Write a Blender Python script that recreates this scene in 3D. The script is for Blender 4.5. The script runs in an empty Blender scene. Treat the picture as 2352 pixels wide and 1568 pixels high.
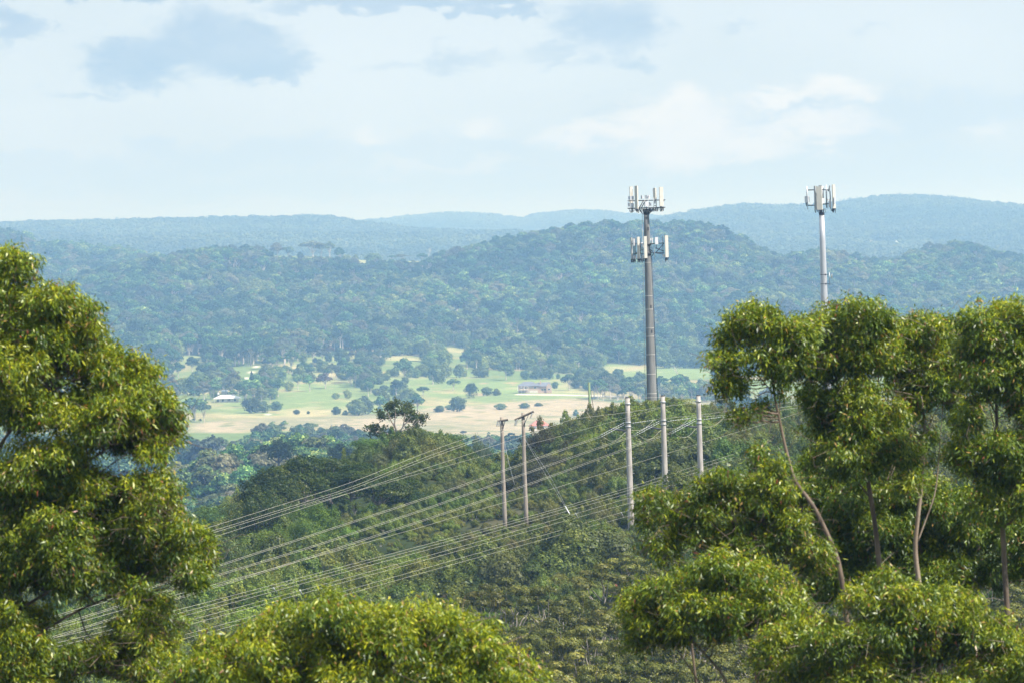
import bpy, math, random
import numpy as np
R = math.radians
S = bpy.context.scene
COL = S.collection
rng = np.random.default_rng(11)
random.seed(11)

# ------------------------------------------------------------------ camera
# all "px, py" below are positions on a 2352 x 1568 print of the photograph; at() turns them into a world point
K = 0.18 / 2352
TILT = (784 - 560) * K
cam = bpy.data.cameras.new('camera'); camo = bpy.data.objects.new('camera', cam); COL.objects.link(camo)
cam.sensor_width = 36; cam.lens = 200; cam.clip_start = 1; cam.clip_end = 60000
camo.location = (0, 0, 0); camo.rotation_euler = (math.pi / 2 - TILT, 0, 0)
ROLL = 0.030                        # the photograph is a little off level: every upright leans to the left
from mathutils import Vector, Matrix, Euler
camo.rotation_euler = (Matrix.Rotation(math.pi / 2 - TILT, 3, 'X') @ Matrix.Rotation(-ROLL, 3, 'Z')).to_euler()
CR, SR = math.cos(ROLL), math.sin(ROLL)
def unroll(px, py): return 1176 + CR * (px - 1176) - SR * (py - 784), 784 + SR * (px - 1176) + CR * (py - 784)
def reroll(px, py): return 1176 + CR * (px - 1176) + SR * (py - 784), 784 - SR * (px - 1176) + CR * (py - 784)
cam.dof.use_dof = True; cam.dof.focus_distance = 700; cam.dof.aperture_fstop = 6.3
S.camera = camo

# ------------------------------------------------------------------ sun and sky
SUN_EL, SUN_AZ = R(50), R(118)      # azimuth clockwise from the view direction (+Y)
sd = (math.sin(SUN_AZ) * math.cos(SUN_EL), math.cos(SUN_AZ) * math.cos(SUN_EL), math.sin(SUN_EL))
sl = bpy.data.lights.new('sun', 'SUN'); sl.energy = 4.6; sl.angle = R(0.5); sl.color = (1, 0.955, 0.88)
so = bpy.data.objects.new('sun', sl); COL.objects.link(so)
so.rotation_euler = Vector(sd).to_track_quat('Z', 'Y').to_euler()
so.location = (200, -200, 300)

W = bpy.data.worlds.new('World'); S.world = W; W.use_nodes = True
nt = W.node_tree; nt.nodes.clear()
def nd(t, **kw):
    n = nt.nodes.new(t)
    for k, v in kw.items():
        if k.startswith('i_'): n.inputs[int(k[2:])].default_value = v
        else: setattr(n, k, v)
    return n
def lk(a, b): nt.links.new(a, b)
def math_(op, a, b=None, c=None, clamp=False):
    n = nt.nodes.new('ShaderNodeMath'); n.operation = op; n.use_clamp = clamp
    for i, v in enumerate((a, b, c)):
        if v is None: continue
        if isinstance(v, (int, float)): n.inputs[i].default_value = v
        else: nt.links.new(v, n.inputs[i])
    return n.outputs[0]
def mixc(f, a, b, mode='MIX'):
    n = nt.nodes.new('ShaderNodeMix'); n.data_type = 'RGBA'; n.blend_type = mode
    for i, v in ((0, f), (6, a), (7, b)):
        if isinstance(v, (int, float, tuple)): n.inputs[i].default_value = v if not isinstance(v, tuple) else (*v, 1)
        else: nt.links.new(v, n.inputs[i])
    return n.outputs[2]
def ss(x, lo, hi):
    n = nt.nodes.new('ShaderNodeMapRange'); n.interpolation_type = 'SMOOTHSTEP'
    nt.links.new(x, n.inputs[0]); n.inputs[1].default_value = lo; n.inputs[2].default_value = hi
    return n.outputs[0]
sky = nd('ShaderNodeTexSky', sky_type='NISHITA', sun_disc=False, sun_elevation=SUN_EL, sun_rotation=SUN_AZ,
         altitude=150, air_density=1.0, dust_density=1.6, ozone_density=1.0)
tc = nd('ShaderNodeTexCoord')
sep = nd('ShaderNodeSeparateXYZ'); lk(tc.outputs['Generated'], sep.inputs[0])
# direction of view -> (azimuth, elevation), 1 unit = 0.1 rad; clouds far away, fixed to the sky
az = math_('MULTIPLY', math_('ARCTAN2', sep.outputs[0], sep.outputs[1]), 10.0)
el = math_('MULTIPLY', math_('ARCSINE', sep.outputs[2]), 10.0)
cv = nd('ShaderNodeCombineXYZ'); lk(az, cv.inputs[0]); lk(math_('MULTIPLY', el, 2.0), cv.inputs[1])
def noise(scale, detail, rough, off=0.0, dist=0.0):
    m = nd('ShaderNodeVectorMath', operation='ADD'); lk(cv.outputs[0], m.inputs[0]); m.inputs[1].default_value = (off, off * 1.7, 3.3)
    n = nd('ShaderNodeTexNoise'); n.inputs['Scale'].default_value = scale; n.inputs['Detail'].default_value = detail
    n.inputs['Roughness'].default_value = rough; n.inputs['Distortion'].default_value = dist
    lk(m.outputs[0], n.inputs['Vector']); return n
nA = noise(2.2, 9, 0.62, 0.0, 0.3); nB = noise(9.0, 9, 0.65, 5.0, 0.2); nC = noise(0.9, 6, 0.6, 9.0)
sepA = nd('ShaderNodeSeparateColor'); lk(nA.outputs['Color'], sepA.inputs[0])
sepB = nd('ShaderNodeSeparateColor'); lk(nB.outputs['Color'], sepB.inputs[0])
wx = math_('ADD', az, math_('ADD', math_('MULTIPLY', math_('SUBTRACT', sepA.outputs[0], .5), .34), math_('MULTIPLY', math_('SUBTRACT', sepB.outputs[0], .5), .22)))
wy = math_('ADD', el, math_('ADD', math_('MULTIPLY', math_('SUBTRACT', sepA.outputs[1], .5), .13), math_('MULTIPLY', math_('SUBTRACT', sepB.outputs[1], .5), .13)))
def blob(px, py, rx, ry, flat=1.0, amp=1.0):
    """soft cloud body round the sky direction of (px, py); flat > 1 squares its underside"""
    px, py = unroll(px, py)
    cx, cy, sx, sy = (px - 1176) * K * 10, (560 - py) * K * 10, rx * K * 10, ry * K * 10
    dx = math_('DIVIDE', math_('SUBTRACT', wx, cx), sx)
    d0 = math_('DIVIDE', math_('SUBTRACT', wy, cy), sy)
    if flat != 1.0: d0 = math_('MINIMUM', math_('ABSOLUTE', d0), 99) if False else math_('MAXIMUM', d0, math_('MULTIPLY', d0, -flat))
    q = math_('ADD', math_('MULTIPLY', dx, dx), math_('MULTIPLY', d0, d0))
    return math_('SUBTRACT', amp, q)
def union(bl):
    o = bl[0]
    for b in bl[1:]: o = math_('MAXIMUM', o, b)
    return o
grey = union([blob(*b) for b in ((470, 120, 175, 75, 1.15), (300, 150, 150, 48, 1.3), (150, 200, 150, 16, 1, .0), (560, 100, 80, 60, 1.1), (560, 155, 110, 36, 1.3),
                                 (930, 15, 240, 26, 1.5), (1180, 22, 90, 18, 1.4), (1400, 60, 130, 75, 1.2, .6), (1280, 125, 120, 28, 1, .2), (1050, 130, 130, 32, 1, .2), (900, 150, 90, 20, 1, -.1), (1450, 130, 60, 22, 1, .5),
                                 (200, -10, 260, 30, 1.3), (-20, 70, 60, 40, 1), (1725, 68, 70, 18, 1, -.1), (2060, 62, 90, 14, 1, -.3), (550, -15, 120, 22, 1.2), (1850, 265, 130, 16, 1, -.4), (1400, 245, 90, 18, 1, -.4))])
low = union([blob(*b) for b in ((350, 330, 120, 26, 1.2), (600, 350, 330, 34, 1), (150, 400, 330, 50, 1), (1000, 340, 300, 36, 1), (900, 410, 700, 40, 1), (1900, 300, 420, 50, 1), (2250, 260, 260, 42, 1), (1500, 330, 300, 40, 1), (60, 360, 150, 22, 1), (1800, 400, 600, 50, 1))])
white = union([blob(*b) for b in ((1080, 275, 60, 32, 1.3, -.2), (830, 300, 60, 22, 1.3, -.5), (1530, 260, 80, 30, 1.3), (1560, 310, 120, 42, 1), (1400, 300, 120, 22, 1), (1780, 245, 80, 20, 1.2), (1950, 230, 90, 26, 1.2), (1880, 305, 120, 22, 1), (1090, 370, 90, 18, 1, -.8), (2290, 305, 60, 20, 1, -.4), (950, 380, 120, 18, 1, -.9), (1700, 330, 90, 22, 1))])
body = math_('ADD', math_('MULTIPLY', sepA.outputs[2], .9), math_('MULTIPLY', sepB.outputs[2], .5))
mg = math_('MULTIPLY', math_('MULTIPLY', ss(grey, -1.0, 0.8), 1.0), body)
ml = math_('MULTIPLY', math_('MULTIPLY', ss(low, -0.9, 0.9), 0.62), body)
mw = math_('MULTIPLY', math_('MULTIPLY', ss(white, -2.6, 1.6), 0.66), body)
# veil of thin cloud everywhere else in the sky too
veil = math_('MULTIPLY', ss(nC.outputs[0], 0.42, 0.72), 0.30)
base = sky.outputs[0]
CLD_HI, CLD_GR, CLD_LO = (6.7, 6.35, 5.95), (2.35, 3.35, 4.5), (3.3, 4.2, 5.2)
c1 = mixc(0.76, base, (4.2, 5.0, 5.75))      # thin high cloud sheet whitens the whole sky
c1 = mixc(veil, c1, (5.4, 5.9, 6.3))
c1 = mixc(ml, c1, CLD_LO)
c1 = mixc(mg, c1, CLD_GR)
c1 = mixc(mw, c1, CLD_HI)
bg = nd('ShaderNodeBackground'); bg.inputs[1].default_value = 0.088
out = nd('ShaderNodeOutputWorld'); lk(c1, bg.inputs[0]); lk(bg.outputs[0], out.inputs[0])

S.view_settings.view_transform = 'Standard'; S.view_settings.look = 'None'
S.view_settings.exposure = 0.95; S.view_settings.gamma = 1.0; S.view_settings.use_curve_mapping = False
S.cycles.use_denoising = True; S.cycles.denoiser = 'OPENIMAGEDENOISE'; S.cycles.denoising_input_passes = 'RGB_ALBEDO_NORMAL'; S.cycles.denoising_prefilter = 'ACCURATE'
S.cycles.use_adaptive_sampling = True; S.cycles.adaptive_threshold = 0.01
S.cycles.max_bounces = 6; S.cycles.diffuse_bounces = 2; S.cycles.glossy_bounces = 1; S.cycles.transmission_bounces = 3
S.cycles.volume_bounces = 1; S.cycles.transparent_max_bounces = 4
S.render.film_transparent = False

# ------------------------------------------------------------------ helpers
CT, ST = math.cos(TILT), math.sin(TILT)
def at(px, py, Y):
    px, py = unroll(px, py)
    u, v = (px - 1176) * K, (784 - py) * K
    dy = CT + v * ST
    return np.array([u * Y / dy, Y, (v * CT - ST) * Y / dy])
def proj(x, Y, z):
    t = np.asarray(z, float) / Y                    # exact picture position of a world point
    d = CT - t * ST; return reroll(1176 + np.asarray(x) / Y / K / d, 784 - (t * CT + ST) / d / K)
def z_of(px, py, Y): return at(px, py, Y)[2]

def vnoise(x, y, seed=0):
    xi, yi = np.floor(x).astype(np.int64), np.floor(y).astype(np.int64)
    xf, yf = x - xi, y - yi
    def h(a, b):
        n = (a * 374761393 + b * 668265263 + seed * 1442695041) & 0xffffffff
        n = ((n ^ (n >> 13)) * 1274126177) & 0xffffffff
        n = n ^ (n >> 16)
        return (n & 0xffff) / 65535.0
    u, v = xf * xf * (3 - 2 * xf), yf * yf * (3 - 2 * yf)
    return (h(xi, yi) * (1 - u) + h(xi + 1, yi) * u) * (1 - v) + (h(xi, yi + 1) * (1 - u) + h(xi + 1, yi + 1) * u) * v
def fbm(x, y, seed=0, oct=4):
    s, a, t = 0, 1.0, 0
    for i in range(oct):
        s = s + a * vnoise(x * 2 ** i, y * 2 ** i, seed + i * 7); t += a; a *= .5
    return s / t

def tag(o, label=None, cat=None, group=None, kind=None):
    if label: o['label'] = label
    if cat: o['category'] = cat
    if group: o['group'] = group
    if kind: o['kind'] = kind
    return o
def empty(name, loc, rz=0.0):
    o = bpy.data.objects.new(name, None); COL.objects.link(o); o.location = tuple(float(v) for v in loc); o.rotation_euler = (0, 0, rz)
    o.empty_display_size = 0.5
    return o
def link(name, me, parent=None, loc=None):
    o = bpy.data.objects.new(name, me); COL.objects.link(o)
    if parent is not None: o.parent = parent
    if loc is not None: o.location = tuple(float(v) for v in loc)
    return o
def mesh(name, V, F, mats, mi=None, tone=None, smooth=False, uniform=None):
    """V (n,3); F list of (k,m) int arrays or one array"""
    me = bpy.data.meshes.new(name)
    V = np.asarray(V, np.float32)
    Fs = F if isinstance(F, (list, tuple)) else [F]
    Fs = [np.asarray(f, np.int32) for f in Fs if len(f)]
    nv = len(V); me.vertices.add(nv); me.vertices.foreach_set('co', V.ravel())
    li = np.concatenate([f.ravel() for f in Fs]) if Fs else np.zeros(0, np.int32)
    sz = np.concatenate([np.full(len(f), f.shape[1], np.int32) for f in Fs]) if Fs else np.zeros(0, np.int32)
    me.loops.add(len(li)); me.loops.foreach_set('vertex_index', li)
    me.polygons.add(len(sz)); st = np.zeros(len(sz), np.int32)
    if len(sz) > 1: st[1:] = np.cumsum(sz)[:-1]
    me.polygons.foreach_set('loop_start', st); me.polygons.foreach_set('loop_total', sz)
    for m in (mats if isinstance(mats, (list, tuple)) else [mats]): me.materials.append(m)
    if mi is not None and len(sz): me.polygons.foreach_set('material_index', np.asarray(mi, np.int32))
    if smooth and len(sz): me.polygons.foreach_set('use_smooth', np.full(len(sz), True) if smooth is True else np.asarray(smooth, bool))
    if tone is not None:
        a = me.attributes.new('tone', 'FLOAT', 'POINT'); a.data.foreach_set('value', np.asarray(tone, np.float32))
    me.update(calc_edges=True); me.validate()
    return me

class MB:
    """collects simple solids in one mesh"""
    def __init__(s): s.v = []; s.f = []; s.mi = []; s.n = 0; s.sm = []
    def add(s, V, F, m=0, sm=False):
        V = np.asarray(V, float)
        for f in F: s.f.append(tuple(int(i) + s.n for i in f)); s.mi.append(m); s.sm.append(sm)
        s.v.append(V); s.n += len(V); return s
    def box(s, c, d, rz=0.0, m=0, tilt=None):
        x, y, z = d[0] / 2, d[1] / 2, d[2] / 2
        V = np.array([(a * x, b * y, e * z) for e in (-1, 1) for b in (-1, 1) for a in (-1, 1)], float)
        M = np.array(Euler((tilt or 0, 0, rz)).to_matrix()); V = V @ M.T + np.array(c)
        return s.add(V, [(0, 2, 3, 1), (4, 5, 7, 6), (0, 1, 5, 4), (1, 3, 7, 5), (3, 2, 6, 7), (2, 0, 4, 6)], m)
    def tube(s, pts, r, n=8, m=0, cap=True, sm=True):
        P = np.array(pts, float); k = len(P); r = np.full(k, r, float) if np.isscalar(r) else np.array(r, float)
        T = np.gradient(P, axis=0) if k > 2 else np.repeat([P[1] - P[0]], 2, 0)
        T /= np.maximum(np.linalg.norm(T, axis=1, keepdims=True), 1e-9)
        ref = np.array([0, 0, 1.0]) if abs(T[0][2]) < .9 else np.array([1.0, 0, 0])
        A = np.cross(T, ref); A /= np.maximum(np.linalg.norm(A, axis=1, keepdims=True), 1e-9); B = np.cross(T, A)
        an = np.arange(n) * 2 * math.pi / n
        V = (P[:, None] + r[:, None, None] * (np.cos(an)[None, :, None] * A[:, None] + np.sin(an)[None, :, None] * B[:, None])).reshape(-1, 3)
        F = [(i * n + j, i * n + (j + 1) % n, (i + 1) * n + (j + 1) % n, (i + 1) * n + j) for i in range(k - 1) for j in range(n)]
        s.add(V, F, m, sm)
        if cap:
            s.f.append(tuple(range(s.n - n, s.n))); s.mi.append(m); s.sm.append(False)
            s.f.append(tuple(range(s.n - len(V), s.n - len(V) + n))[::-1]); s.mi.append(m); s.sm.append(False)
        return s
    def poly(s, V, F, m=0): return s.add(V, F, m)
    def build(s, name, mats, parent=None, loc=None):
        me = bpy.data.meshes.new(name); me.from_pydata([tuple(v) for v in np.concatenate(s.v)], [], s.f)
        for mm in (mats if isinstance(mats, (list, tuple)) else [mats]): me.materials.append(mm)
        me.polygons.foreach_set('material_index', s.mi); me.polygons.foreach_set('use_smooth', s.sm); me.update()
        return link(name, me, parent, loc)

# ------------------------------------------------------------------ materials
def newmat(name):
    m = bpy.data.materials.new(name); m.use_nodes = True; m.node_tree.nodes.clear(); return m
def ramp(nt_, stops):
    n = nt_.nodes.new('ShaderNodeValToRGB'); e = n.color_ramp.elements
    while len(e) < len(stops): e.new(0.5)
    for q, (p, c) in zip(e, stops): q.position = p; q.color = (*c, 1)
    return n
def leafmat(name, stops, trans=0.35, var=0.25, gloss=0.0, hue=0.02, tint=None, patch=None):
    """leaf colour by leaf ('tone'), shifted a little from plant to plant"""
    m = newmat(name); t = m.node_tree; N = t.nodes; L = t.links
    a = N.new('ShaderNodeAttribute'); a.attribute_name = 'tone'
    r = ramp(t, stops); L.new(a.outputs['Fac'], r.inputs[0])
    oi = N.new('ShaderNodeObjectInfo')
    hs = N.new('ShaderNodeHueSaturation'); L.new(r.outputs[0], hs.inputs['Color'])
    mv = N.new('ShaderNodeMapRange'); L.new(oi.outputs['Random'], mv.inputs[0]); mv.inputs[3].default_value = 1 - var; mv.inputs[4].default_value = 1 + var
    L.new(mv.outputs[0], hs.inputs['Value'])
    m1 = N.new('ShaderNodeMath'); m1.operation = 'MULTIPLY'; L.new(oi.outputs['Random'], m1.inputs[0]); m1.inputs[1].default_value = 7.31
    m2 = N.new('ShaderNodeMath'); m2.operation = 'FRACT'; L.new(m1.outputs[0], m2.inputs[0])
    mh = N.new('ShaderNodeMapRange'); L.new(m2.outputs[0], mh.inputs[0]); mh.inputs[3].default_value = .5 - hue; mh.inputs[4].default_value = .5 + hue
    L.new(mh.outputs[0], hs.inputs['Hue'])
    m3 = N.new('ShaderNodeMath'); m3.operation = 'MULTIPLY'; L.new(oi.outputs['Random'], m3.inputs[0]); m3.inputs[1].default_value = 31.7
    m4 = N.new('ShaderNodeMath'); m4.operation = 'FRACT'; L.new(m3.outputs[0], m4.inputs[0])
    col = hs.outputs[0]
    if tint:
        mx = N.new('ShaderNodeMix'); mx.data_type = 'RGBA'
        mr = N.new('ShaderNodeMapRange'); L.new(m4.outputs[0], mr.inputs[0]); mr.inputs[1].default_value = .55; mr.inputs[2].default_value = 1; mr.inputs[4].default_value = .8
        L.new(mr.outputs[0], mx.inputs[0]); L.new(col, mx.inputs[6]); mx.inputs[7].default_value = (*tint, 1); col = mx.outputs[2]
    if patch:       # stands of one kind of plant: (noise scale, colour, strength)
        for pi, (psc, pcol, pst) in enumerate(patch):
            vs = N.new('ShaderNodeVectorMath'); vs.operation = 'ADD'; L.new(oi.outputs['Location'], vs.inputs[0]); vs.inputs[1].default_value = (91.0 * pi, 37.0 * pi, 5.0)
            nz = N.new('ShaderNodeTexNoise'); nz.inputs['Scale'].default_value = psc; nz.inputs['Detail'].default_value = 2; L.new(vs.outputs[0], nz.inputs['Vector'])
            mr = N.new('ShaderNodeMapRange'); L.new(nz.outputs[0], mr.inputs[0]); mr.inputs[1].default_value = .47; mr.inputs[2].default_value = .62; mr.inputs[4].default_value = pst
            mx = N.new('ShaderNodeMix'); mx.data_type = 'RGBA'; mx.blend_type = 'MULTIPLY'; L.new(mr.outputs[0], mx.inputs[0]); L.new(col, mx.inputs[6]); mx.inputs[7].default_value = (*pcol, 1); col = mx.outputs[2]
    d = N.new('ShaderNodeBsdfDiffuse'); L.new(col, d.inputs[0])
    tr = N.new('ShaderNodeBsdfTranslucent')
    g = N.new('ShaderNodeMix'); g.data_type = 'RGBA'; g.blend_type = 'MULTIPLY'; g.inputs[0].default_value = 1; L.new(col, g.inputs[6]); g.inputs[7].default_value = (1.25, 1.15, .45, 1)
    L.new(g.outputs[2], tr.inputs[0])
    mix = N.new('ShaderNodeMixShader'); mix.inputs[0].default_value = trans; L.new(d.outputs[0], mix.inputs[1]); L.new(tr.outputs[0], mix.inputs[2])
    o = N.new('ShaderNodeOutputMaterial'); sh = mix.outputs[0]
    if gloss > 0:
        gl = N.new('ShaderNodeBsdfGlossy'); gl.inputs['Roughness'].default_value = .42; gl.inputs[0].default_value = (1, 1, 1, 1)
        mm = N.new('ShaderNodeMixShader'); mm.inputs[0].default_value = gloss; L.new(sh, mm.inputs[1]); L.new(gl.outputs[0], mm.inputs[2]); sh = mm.outputs[0]
    L.new(sh, o.inputs[0]); return m
def surf(name, col, rough=.8, col2=None, scale=1.0, stretch=(1, 1, 1), metal=0.0, bump=0.0, detail=5, contrast=(.35, .65)):
    m = newmat(name); t = m.node_tree; N = t.nodes; L = t.links
    p = N.new('ShaderNodeBsdfPrincipled'); p.inputs['Roughness'].default_value = rough; p.inputs['Metallic'].default_value = metal
    o = N.new('ShaderNodeOutputMaterial'); L.new(p.outputs[0], o.inputs[0])
    c = N.new('ShaderNodeTexCoord'); mp = N.new('ShaderNodeMapping'); mp.inputs['Scale'].default_value = stretch; L.new(c.outputs['Object'], mp.inputs[0])
    n = N.new('ShaderNodeTexNoise'); n.inputs['Scale'].default_value = scale; n.inputs['Detail'].default_value = detail; n.inputs['Roughness'].default_value = .65; L.new(mp.outputs[0], n.inputs['Vector'])
    r = ramp(t, [(contrast[0], col), (contrast[1], col2 or tuple(x * .75 for x in col))]); L.new(n.outputs[0], r.inputs[0]); L.new(r.outputs[0], p.inputs[0])
    if bump:
        b = N.new('ShaderNodeBump'); b.inputs['Strength'].default_value = bump; L.new(n.outputs[0], b.inputs['Height']); L.new(b.outputs[0], p.inputs['Normal'])
    return m
BARK = surf('pale_bark', (.34, .30, .25), .9, (.16, .135, .11), 3, (1, 1, .15))
BARK_FAR = surf('far_bark', (.58, .53, .48), .9, (.32, .28, .25), .5)
LF_HILL2 = leafmat('valley_bush_leaf', [(0, (.055, .085, .035)), (.5, (.13, .18, .065)), (1, (.28, .32, .12))], .25, .35, 0, .02, patch=[(.004, (1.3, 1.3, 1.1), 1), (.006, (.62, .7, .8), 1)])
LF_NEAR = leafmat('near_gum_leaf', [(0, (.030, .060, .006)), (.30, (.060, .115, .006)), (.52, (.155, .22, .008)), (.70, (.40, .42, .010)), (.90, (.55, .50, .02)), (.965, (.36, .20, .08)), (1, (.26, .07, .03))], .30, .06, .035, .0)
LF_BUSH = leafmat('shrub_leaf', [(0, (.045, .072, .016)), (.5, (.125, .165, .034)), (1, (.25, .285, .065))], .32, .25, .012, .02, tint=(.14, .14, .05), patch=[(.045, (1.25, 1.40, .9), 1), (.03, (.58, .72, .78), 1), (.09, (1.30, 1.05, 1.25), .6)])
LF_GUM = leafmat('gum_leaf', [(0, (.045, .060, .012)), (.5, (.135, .145, .026)), (1, (.31, .28, .065))], .30, .28, .015, .012)
LF_HILL = leafmat('hill_tree_leaf', [(0, (.015, .042, .020)), (.5, (.060, .125, .050)), (1, (.26, .33, .12))], .25, .55, 0, .03, tint=(.17, .15, .12), patch=[(.004, (1.5, 1.5, 1.3), 1), (.003, (.55, .65, .8), 1)])
LF_FAR = leafmat('far_forest_leaf', [(0, (.05, .075, .04)), (1, (.12, .145, .07))], .2, .28, 0, .02, patch=[(.0016, (1.5, 1.5, 1.3), .7), (.001, (.6, .7, .8), .7)])
# ------------------------------------------------------------------ the ground: one sheet from behind the camera to the horizon
KEYS = [  # (distance, [(px, py) ...] ground line at that distance) or (distance, height)
 (-400, -1.0), (0, -2.2), (40, -5.5), (100, -11.5), (200, -25.0), (300, -34.0), (400, [(0, 1790), (1400, 1700), (2352, 1590)]),
 (480, [(0, 1570), (1000, 1500), (1450, 1440), (2352, 1360)]),
 (560, [(0, 1450), (400, 1420), (1000, 1310), (1450, 1215), (1900, 1150), (2352, 1110)]),
 (640, [(0, 1330), (400, 1300), (600, 1240), (900, 1170), (1150, 1160), (1450, 1080), (1700, 1050), (2352, 1020)]),
 (720, [(-300, 1260), (0, 1245), (360, 1228), (500, 1200), (620, 1165), (800, 1105), (860, 1050), (960, 1026), (1050, 1040), (1078, 1078), (1120, 1110), (1190, 1082), (1250, 1024), (1300, 1000), (1400, 968), (1450, 955), (1530, 947), (1600, 958), (1700, 968), (1850, 965), (2352, 950), (2700, 950)]),
 (820, [(0, 1400), (1000, 1250), (2352, 1200)]), (1100, -92.0), (1400, -104.0),
 (1700, [(0, 1225), (350, 1205), (500, 1135), (600, 1105), (760, 1098), (900, 1140), (2352, 1140)]), (1900, -100.0),
 (2100, -106.0), (2600, [(0, 1102), (2352, 1102)]), (3000, [(0, 1030), (2352, 1030)]), (3400, [(0, 986), (2352, 984)]), (3700, [(0, 948), (2352, 946)]),
 (4000, [(0, 905), (400, 908), (1200, 898), (2352, 900)]),
 (4300, [(0, 865), (400, 870), (800, 855), (1200, 866), (1700, 866), (2352, 866)]), (4700, [(0, 820), (400, 824), (800, 812), (1200, 826), (2352, 836)]),
 (5000, [(0, 778), (400, 780), (1200, 778), (2352, 800)]),
 (5600, [(0, 710), (500, 690), (1200, 670), (1450, 640), (1700, 665), (2100, 690), (2352, 700)]),
 (6200, [(-400, 660), (0, 662), (170, 650), (250, 632), (330, 614), (420, 601), (500, 592), (600, 591), (700, 593), (830, 600), (960, 603), (1060, 600), (1130, 577), (1200, 562), (1300, 544), (1400, 534), (1500, 531), (1600, 533), (1650, 548), (1700, 567), (1750, 591), (1800, 606), (1900, 600), (2000, 617), (2060, 617), (2100, 600), (2150, 587), (2240, 583), (2280, 599), (2352, 613), (2700, 630)]),
 (6600, [(0, 672), (2352, 660)]),
 (7200, [(-400, 560), (0, 578), (30, 580), (70, 594), (130, 612), (160, 608), (230, 616), (300, 618), (340, 628), (400, 650), (2352, 670)]),
 (8200, -58.0), (9300, [(0, 590), (600, 600), (1200, 590), (2000, 585), (2352, 590)]), (10200, [(0, 562), (300, 566), (600, 560), (900, 568), (1300, 575), (2000, 560), (2352, 562)]),
 (11000, [(0, 548), (300, 556), (600, 548), (900, 556), (1300, 568), (1700, 540), (2352, 530)]),
 (12500, [(-600, 540), (0, 526), (100, 521), (350, 516), (500, 516), (640, 513), (700, 508), (760, 508), (810, 520), (870, 530), (960, 540), (1100, 545), (1300, 548), (1450, 530), (1560, 503), (1700, 487), (1800, 491), (1900, 489), (1960, 477), (2050, 467), (2120, 466), (2200, 474), (2300, 484), (2352, 487), (2750, 480)]),
 (14500, [(0, 560), (2352, 560)]),
 (17000, [(-600, 530), (600, 530), (800, 522), (880, 515), (960, 506), (1040, 503), (1120, 506), (1200, 515), (1230, 505), (1300, 495), (1380, 495), (1430, 502), (1500, 507), (1600, 512), (1800, 530), (2900, 530)]),
 (20000, [(0, 556), (2352, 556)]), (30500, -30.0)]
KY = np.array([k[0] for k in KEYS], float)
def smooth_noise_amp(Y):
    return np.interp(Y, [0, 100, 500, 900, 1500, 3400, 4800, 5300, 6000, 6400, 8500, 9500, 12500, 17000, 30000], [0, .4, .9, 2, 2, .8, 2.5, 7, 5, 6, 10, 22, 9, 12, 10])
def ground_z(x, Y):
    x = np.asarray(x, float); Y = np.asarray(Y, float)
    pxu = np.clip(1176 + x / np.maximum(Y, 60) / K, -900, 3250)
    def key_z(k):
        if not isinstance(k[1], list): return np.full(pxu.shape, float(k[1]))
        a, b = [p[0] for p in k[1]], [p[1] for p in k[1]]; pyu = np.full(pxu.shape, 784.0)
        for _ in range(3):
            q = reroll(pxu, pyu)[0]; pyu = unroll(q, np.interp(q, a, b))[1]
        v = (784 - pyu) * K
        return (v * CT - ST) * k[0] / (CT + v * ST)
    Z = np.stack([key_z(k) for k in KEYS]); px = pxu
    i = np.clip(np.searchsorted(KY, Y) - 1, 0, len(KY) - 2)
    t = np.clip((Y - KY[i]) / (KY[i + 1] - KY[i]), 0, 1)
    n = np.arange(px.size).reshape(px.shape) if px.shape else None
    take = lambda j: np.take_along_axis(Z, j[None], 0)[0] if px.shape else Z[j]
    z0, z1, zm, zp = take(i), take(i + 1), take(np.maximum(i - 1, 0)), take(np.minimum(i + 2, len(KY) - 1))
    h = KY[i + 1] - KY[i]; hm = np.maximum(KY[i] - KY[np.maximum(i - 1, 0)], 1); hp = np.maximum(KY[np.minimum(i + 2, len(KY) - 1)] - KY[i + 1], 1)
    s = (z1 - z0) / h; sm = (z0 - zm) / hm; sp = (zp - z1) / hp
    lim = lambda a, b: np.where(a * b > 0, 2 * a * b / np.where(np.abs(a + b) < 1e-9, 1, a + b), 0)
    m0, m1 = lim(sm, s) * h, lim(s, sp) * h
    z = (2 * t**3 - 3 * t**2 + 1) * z0 + (t**3 - 2 * t**2 + t) * m0 + (-2 * t**3 + 3 * t**2) * z1 + (t**3 - t**2) * m1
    L = np.interp(Y, [0, 800, 3000, 6500, 9000, 20000], [18, 40, 120, 150, 700, 900])
    # one wavelength per band, blended, so that the relief stays continuous
    a = smooth_noise_amp(Y)
    n1 = fbm(x / 22, Y / 22, 1, 3) - .5; n2 = fbm(x / 140, Y / 140, 2, 4) - .5; n3 = fbm(x / 650, Y / 900, 3, 4) - .5
    w1 = np.clip((1200 - Y) / 400, 0, 1); w3 = np.clip((Y - 7500) / 1000, 0, 1); w2 = 1 - w1 - w3
    return z + a * 1.6 * (n1 * w1 + n2 * w2 + n3 * w3)
def gz(x, Y): return float(ground_z(np.array([x]), np.array([Y]))[0])
def ray_ground(px, py, y0, y1, n=500):
    """first point of the ground seen at (px, py) between two distances"""
    Ys = np.linspace(y0, y1, n); u, v = unroll(px, py); v = (784 - v) * K; dy = CT + v * ST
    X = (u - 1176) * K * Ys / dy; Zr = (v * CT - ST) * Ys / dy; G = ground_z(X, Ys)
    hit = G >= Zr; j = int(np.argmax(hit)) if hit.any() else int(np.argmax(G - Zr))
    return np.array([X[j], Ys[j], G[j]])

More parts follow.
